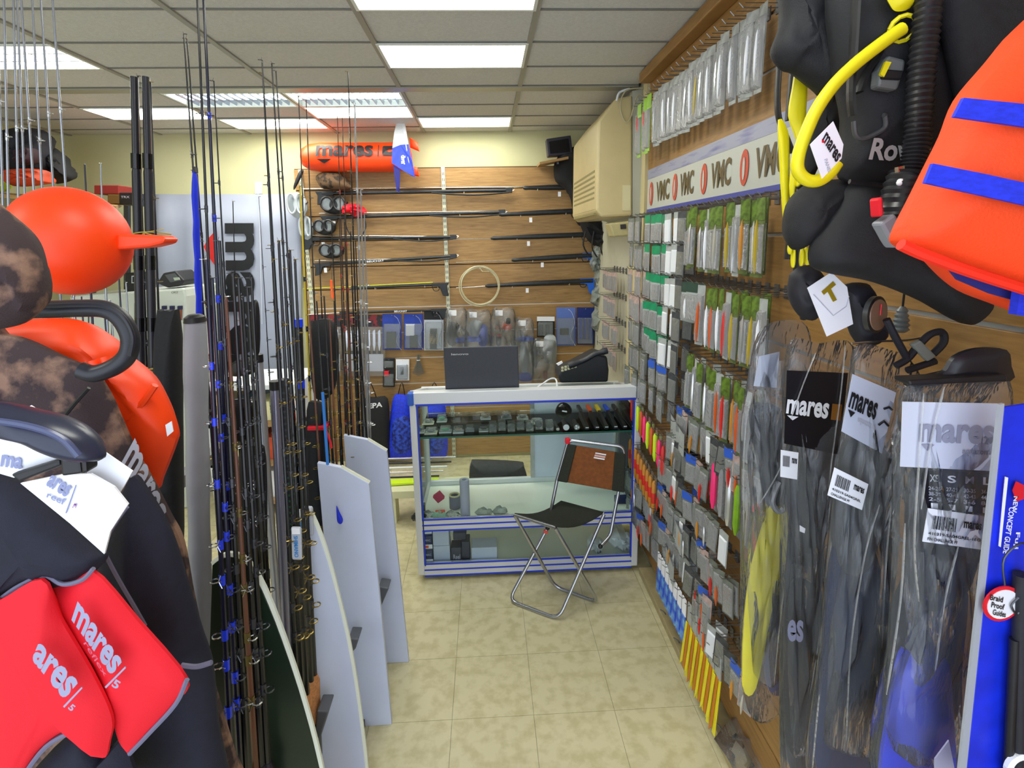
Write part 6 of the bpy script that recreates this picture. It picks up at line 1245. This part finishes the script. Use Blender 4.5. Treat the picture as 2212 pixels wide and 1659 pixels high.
# ---------------- buoyancy vest (black) and its hoses
t = thing('buoyancy_vest', 'black diving buoyancy vest with grey lettering hanging at upper right', 'buoyancy vest', onY(1900, 690, .810))
bcd = M('bcd_black', '#1a1b20', .7, var=.12, scale=50, bump=.15, bscale=500)
soft([(1800, -60), (1980, -80), (2150, -60), (2130, 120), (2080, 260), (2030, 380), (1900, 400), (1835, 392), (1812, 370), (1825, 260), (1800, 120)], .810, .05, bcd, 'front_panel', t, wob=.04)
soft([(1690, -60), (1740, -60), (1800, -40), (1812, 120), (1800, 220), (1770, 200), (1720, 160), (1690, 150), (1668, 110), (1690, 40)], .862, .035, bcd, 'shoulder_flap', t, wob=.1)
soft([(1838, 395), (1920, 402), (2000, 410), (2010, 480), (2060, 560), (2130, 640), (2138, 668), (2100, 700), (2060, 690), (1990, 650), (1890, 610), (1790, 590), (1752, 570), (1756, 520), (1800, 450)], .818, .045, bcd, 'lower_panel', t, c=onY(1900, 520, .818), wob=.06)
soft([(1708, 440), (1740, 400), (1800, 388), (1835, 395), (1800, 450), (1760, 515), (1720, 540), (1702, 520), (1700, 480)], .845, .04, nylon, 'pocket', t, wob=.05)
soft([(1768, 215), (1800, 205), (1822, 260), (1812, 300), (1770, 330), (1740, 400), (1720, 400), (1735, 320)], 1.0, .03, nylon, 'side_panel', t)
text_quad('Rover', PY([(1876, 345), (2008, 353), (2014, 300), (1888, 298)], .759), M('print_warmgrey', '#a9a5a6', .6), t, .03)
MB().tube(smoothline(PY([(1835, 392), (1900, 400), (1960, 402), (2010, 405)], .767), 4), .0035, 6).build('piping', black, t)
MB().tube(smoothline(PY([(1845, 262), (1848, 290), (1862, 300), (1890, 290), (1912, 275), (1912, 252), (1908, 250)], .764), 4), .0035, 8).build('d_ring', M('ring_grey', '#4a4d50', .4), t, smooth=True)
for pts in ([(1852, -40), (1845, 80), (1838, 200), (1842, 250)], [(1905, 100), (1890, 130), (1870, 160), (1855, 200)]):
    MB().tube(smoothline(PY(pts, .764), 4), .010, 8, squash=.3).build('webbing', black, t)
MB().prism(PY([(1900, 150), (1920, 118), (1958, 128), (1955, 150), (1940, 195), (1896, 188)], .752), FW*.018).build('buckle', M('buckle_slate', '#6a7070', .4), t, bevel=.004)
MB().prism(PY([(1908, 148), (1954, 152), (1948, 172), (1906, 170)], .748), FW*.008).build('buckle_strap', black, t, bevel=.002)
MB().prism(PY([(1902, 160), (1914, 132), (1926, 134), (1910, 166)], .747), FW*.004).build('yellow_trim', yellow, t)
MB().ring(onY(1950, 62, .757), V((.2, 1, .5)), .016, .003, 12, 6).build('yellow_loop', yellow, t)
MB().pillow(smoothline(PY([(1912, -30), (1925, 15), (1940, 25), (1965, 18), (1985, -10), (1990, -40)], .752), 3, True), -FW*.012, 3).build('yellow_tab', yellow, t, smooth=True)
MB().prism(PY([(2090, -20), (2150, -30), (2142, 15), (2138, 28), (2135, 10), (2092, 0)], .757), FW*.004).build('grey_clip', ink_grey, t)
# corrugated hose + inflator
t = thing('inflator_hose', 'black corrugated inflator hose with grey lever and red button', 'hose', onY(1935, 535, .722))
hp = smoothline(PY([(2010, -40), (2000, 60), (1990, 160), (1984, 260), (1978, 330), (1965, 385), (1948, 410)], .739), 14)
MB().tube(hp, [.0145 if i % 2 else .0172 for i in range(len(hp))], 14).build('corrugated_tube', M('hose_black', '#24252a', .35), t, smooth=True)
hp2 = PY([(1955, 375), (1945, 400), (1936, 430), (1930, 465)], .726); hp2 = smoothline(hp2, 4)
MB().tube(hp2, [.022 if i % 2 else .0255 for i in range(len(hp2))], 14, squash=.7).build('ribbed_grip', M('hose_black', '', 0), t, smooth=True)
MB().prism(PY([(1899, 428), (1908, 424), (1911, 465), (1902, 470)], .704), FW*.02).build('red_button', red, t, bevel=.004)
MB().prism(PY([(1903, 482), (1934, 460), (1946, 480), (1952, 508), (1947, 533), (1935, 537), (1924, 520)], .704), FW*.022).build('lever', M('lever_grey', '#8e929c', .4), t, bevel=.006)
MB().tube(PY([(1942, 360), (1944, 392)], .722), .006, 8).build('nozzle', chrome, t); MB().ball(onY(1945, 394, .713), .005, n=10, m=6).build('valve_stem', card, t, smooth=True)
# yellow hose with tag
t = thing('yellow_hose', 'yellow regulator hose curving across the black vest', 'hose', onY(1760, 395, .774))
MB().tube(smoothline(PY([(1950, 62), (1930, 75), (1880, 112), (1840, 145), (1800, 185), (1765, 235), (1742, 285), (1725, 335), (1724, 368), (1742, 388), (1768, 390), (1792, 374), (1808, 352)], .748), 7), .0085, 12).build('tube', yellow, t, smooth=True)
q = PY([(1776, 386), (1750, 312), (1800, 262), (1822, 312), (1818, 342)], .730); MB().prism(q, FW*.001).build('hang_tag', lab, t)
text_quad('mares', PY([(1776, 302), (1806, 352), (1818, 336), (1786, 284)], .729), ink, t, .03); MB().prism(PY([(1776, 300), (1784, 308), (1776, 308)], .729), FW*.001).build('red_mark', red, t); text_quad('PANEL', PY([(1780, 345), (1790, 375), (1796, 372), (1787, 342)], .729), ink_grey, t)
soft([(2040, -90), (2300, -90), (2300, 300), (2200, 420), (2120, 330), (2060, 180)], .75, .03, nylon, 'g_', None)
o = bpy.data.objects['g_']; o.name = 'black_garment'; tag(o, 'black garment hanging behind the orange life jacket', 'garment')
# yellow straps / blades by the vest
ysx = [([(1722, 142), (1742, 150), (1740, 240), (1735, 300), (1728, 360), (1720, 300), (1704, 250), (1712, 190)], .90, 'upper yellow fin blade hanging left of the black vest'),
       ([(1682, 258), (1700, 282), (1704, 330), (1702, 480), (1697, 515), (1690, 440), (1684, 340)], .93, 'long pointed yellow fin blade beside the tackle wall'),
       ([(1712, 360), (1722, 366), (1716, 410), (1710, 436), (1706, 400)], .90, 'short yellow strip left of the yellow hose'),
       ([(1726, 378), (1734, 386), (1726, 402), (1720, 400)], .89, 'tiny yellow tip under the yellow hose'),
       ([(1704, 528), (1710, 526), (1708, 548), (1703, 546)], .90, 'small yellow end below the black pocket, leftmost'), ([(1712, 530), (1716, 530), (1716, 572), (1710, 574)], .90, 'small yellow end below the black pocket, second'), ([(1730, 540), (1736, 540), (1734, 570), (1728, 572)], .90, 'small yellow end below the black pocket, third'), ([(1738, 538), (1750, 538), (1748, 568), (1740, 570)], .90, 'small yellow end below the black pocket, rightmost')]
for k, (pts, Y, l) in enumerate(ysx): MB().pillow(smoothline(PY(pts, Y), 3, True), -FW*.006, 3, edge=.4).build('yellow_fin', yellow, smooth=True, label=l, cat='fin blade', group='yellow blades beside the black vest')
t = thing('black_straps', 'black harness straps hanging between the yellow blades', 'straps', onY(1720, 700, 1.02))
for pts in ([(1690, 0), (1684, 120), (1680, 240), (1700, 300), (1712, 330)], [(1720, 0), (1712, 140), (1702, 260)], [(1740, 320), (1716, 390), (1708, 470), (1700, 560)], [(1722, 520), (1720, 620), (1735, 690)]):
    MB().tube(smoothline(PY(pts, 1.02), 5), .009, 8, squash=.4).build('strap', black, t, smooth=True)
soft([(1712, 590), (1745, 572), (1772, 590), (1775, 640), (1760, 690), (1725, 680), (1708, 640)], 1.0, .03, rubber, 'mouthpiece_cover', t)
# gauge with tag
t = thing('pressure_gauge', 'black dive gauge with brown dial hanging above the fins', 'gauge', onY(1870, 730, .9))
soft([(1820, 622), (1870, 612), (1888, 640), (1905, 700), (1912, 730), (1880, 748), (1850, 740), (1835, 700)], .9, .025, rubber, 'housing', t)
cg2 = onY(1893, 680, .862); ax = V((.45, -.89, .05)).normalized(); MB().lathe([(.031, -.006), (.031, .002), (.027, .003)], cg2, ax, 24).build('bezel', steel, t, smooth=True); MB().lathe([(.026, .003), (.0255, .0045)], cg2, ax, 24).build('dial', M('dial_brown', '#8a6a58', .3), t)
MB().tube([cg2+ax*.006, cg2+ax*.006+V((0, 0, .018))], .0012, 5).build('needle', red, t)
q = PY([(1786, 727), (1744, 622), (1796, 588), (1830, 620), (1843, 700)], .868); MB().prism(q, FW*.001).build('hang_tag', lab, t)
MB().prism(PY([(1775, 630), (1800, 608), (1806, 615), (1795, 624), (1808, 648), (1800, 652), (1788, 630), (1780, 637)], .866), FW*.001).build('gold_letter', M('gold', '#a8941c', .3, .4), t)
MB().tube(PY([(1757, 636), (1800, 682), (1828, 662), (1834, 640)], .867), .0007, 4).build('printed_line', ink_grey, t)
t = thing('spring_weight', 'small ribbed grey bell-shaped weight on a cord', 'weight', onY(1950, 720, .97)); c = onY(1950, 662, .97)
MB().lathe([(.004, 0), (.010, .008), (.008, .012), (.012, .016), (.010, .021), (.014, .025), (.011, .030), (.0155, .034), (.012, .039), (.0155, .043), (.009, .049)], c, -UP, 16).build('coil', M('weight_grey', '#7f868c', .35, .5), t, smooth=True); MB().tube([c+UP*.05, c], .002, 5).build('cord', black, t)
# orange life jacket
t = thing('life_jacket', 'orange life jacket with blue webbing bands at the right edge', 'life jacket', onY(2150, 650, .581))
ojk = M('jacket_orange', '#ff4a10', .65, var=.03, scale=6, bump=.1, bscale=300)
soft([(2300, 0), (2212, 58), (2150, 130), (2082, 212), (2050, 290), (2015, 360), (1980, 430), (1945, 500), (1946, 528), (1995, 548), (2100, 585), (2212, 622), (2300, 650), (2420, 620), (2420, 60)], .563, .045, ojk, 'front_panel', t, c=onY(2230, 340, .563), wob=.02, edge=.3)
soft([(1998, 545), (2030, 588), (2080, 628), (2150, 656), (2205, 676), (2300, 705), (2400, 650), (2300, 600), (2150, 570), (2050, 545)], .634, .03, ojk, 'back_panel', t, wob=.02, edge=.3)
web = M('webbing_blue', '#2036e6', .7, var=.15, scale=120, stretch=(1, 1, 3))
def band(l0, l1, n=10, name='webbing_band', Y=.510, parent=t):
    a = PY(l0, Y); b = PY(l1, Y); MB().prism(a+b[::-1], FW*.004).build(name, web, parent)
band([(2083, 211), (2230, 226), (2420, 255)], [(2062, 252), (2230, 276), (2420, 305)])
band([(2016, 353), (2130, 376), (2420, 440)], [(1999, 395), (2130, 424), (2420, 490)])
MB().prism(PY([(2032, 556), (2110, 584), (2300, 640), (2300, 680), (2140, 634), (2070, 604)], .603), FW*.004).build('inner_band', M('webbing_navy', '#2a2f8a', .7), t)
MB().prism(PY([(2205, 620), (2260, 620), (2260, 690), (2196, 680)], .581), FW*.01).build('strap', web, t)
for pts in ([(2230, 55), (2150, 126), (2110, 172)],): MB().tube(smoothline(PY(pts, .576), 4), .002, 6).build('lime_piping', lime, t)
MB().tube(smoothline(PY([(1946, 528), (1995, 550), (2100, 588), (2212, 624), (2300, 652)], .535), 5), .006, 8).build('hem', M('jacket_red', '#ff2a0c', .6), t, smooth=True)
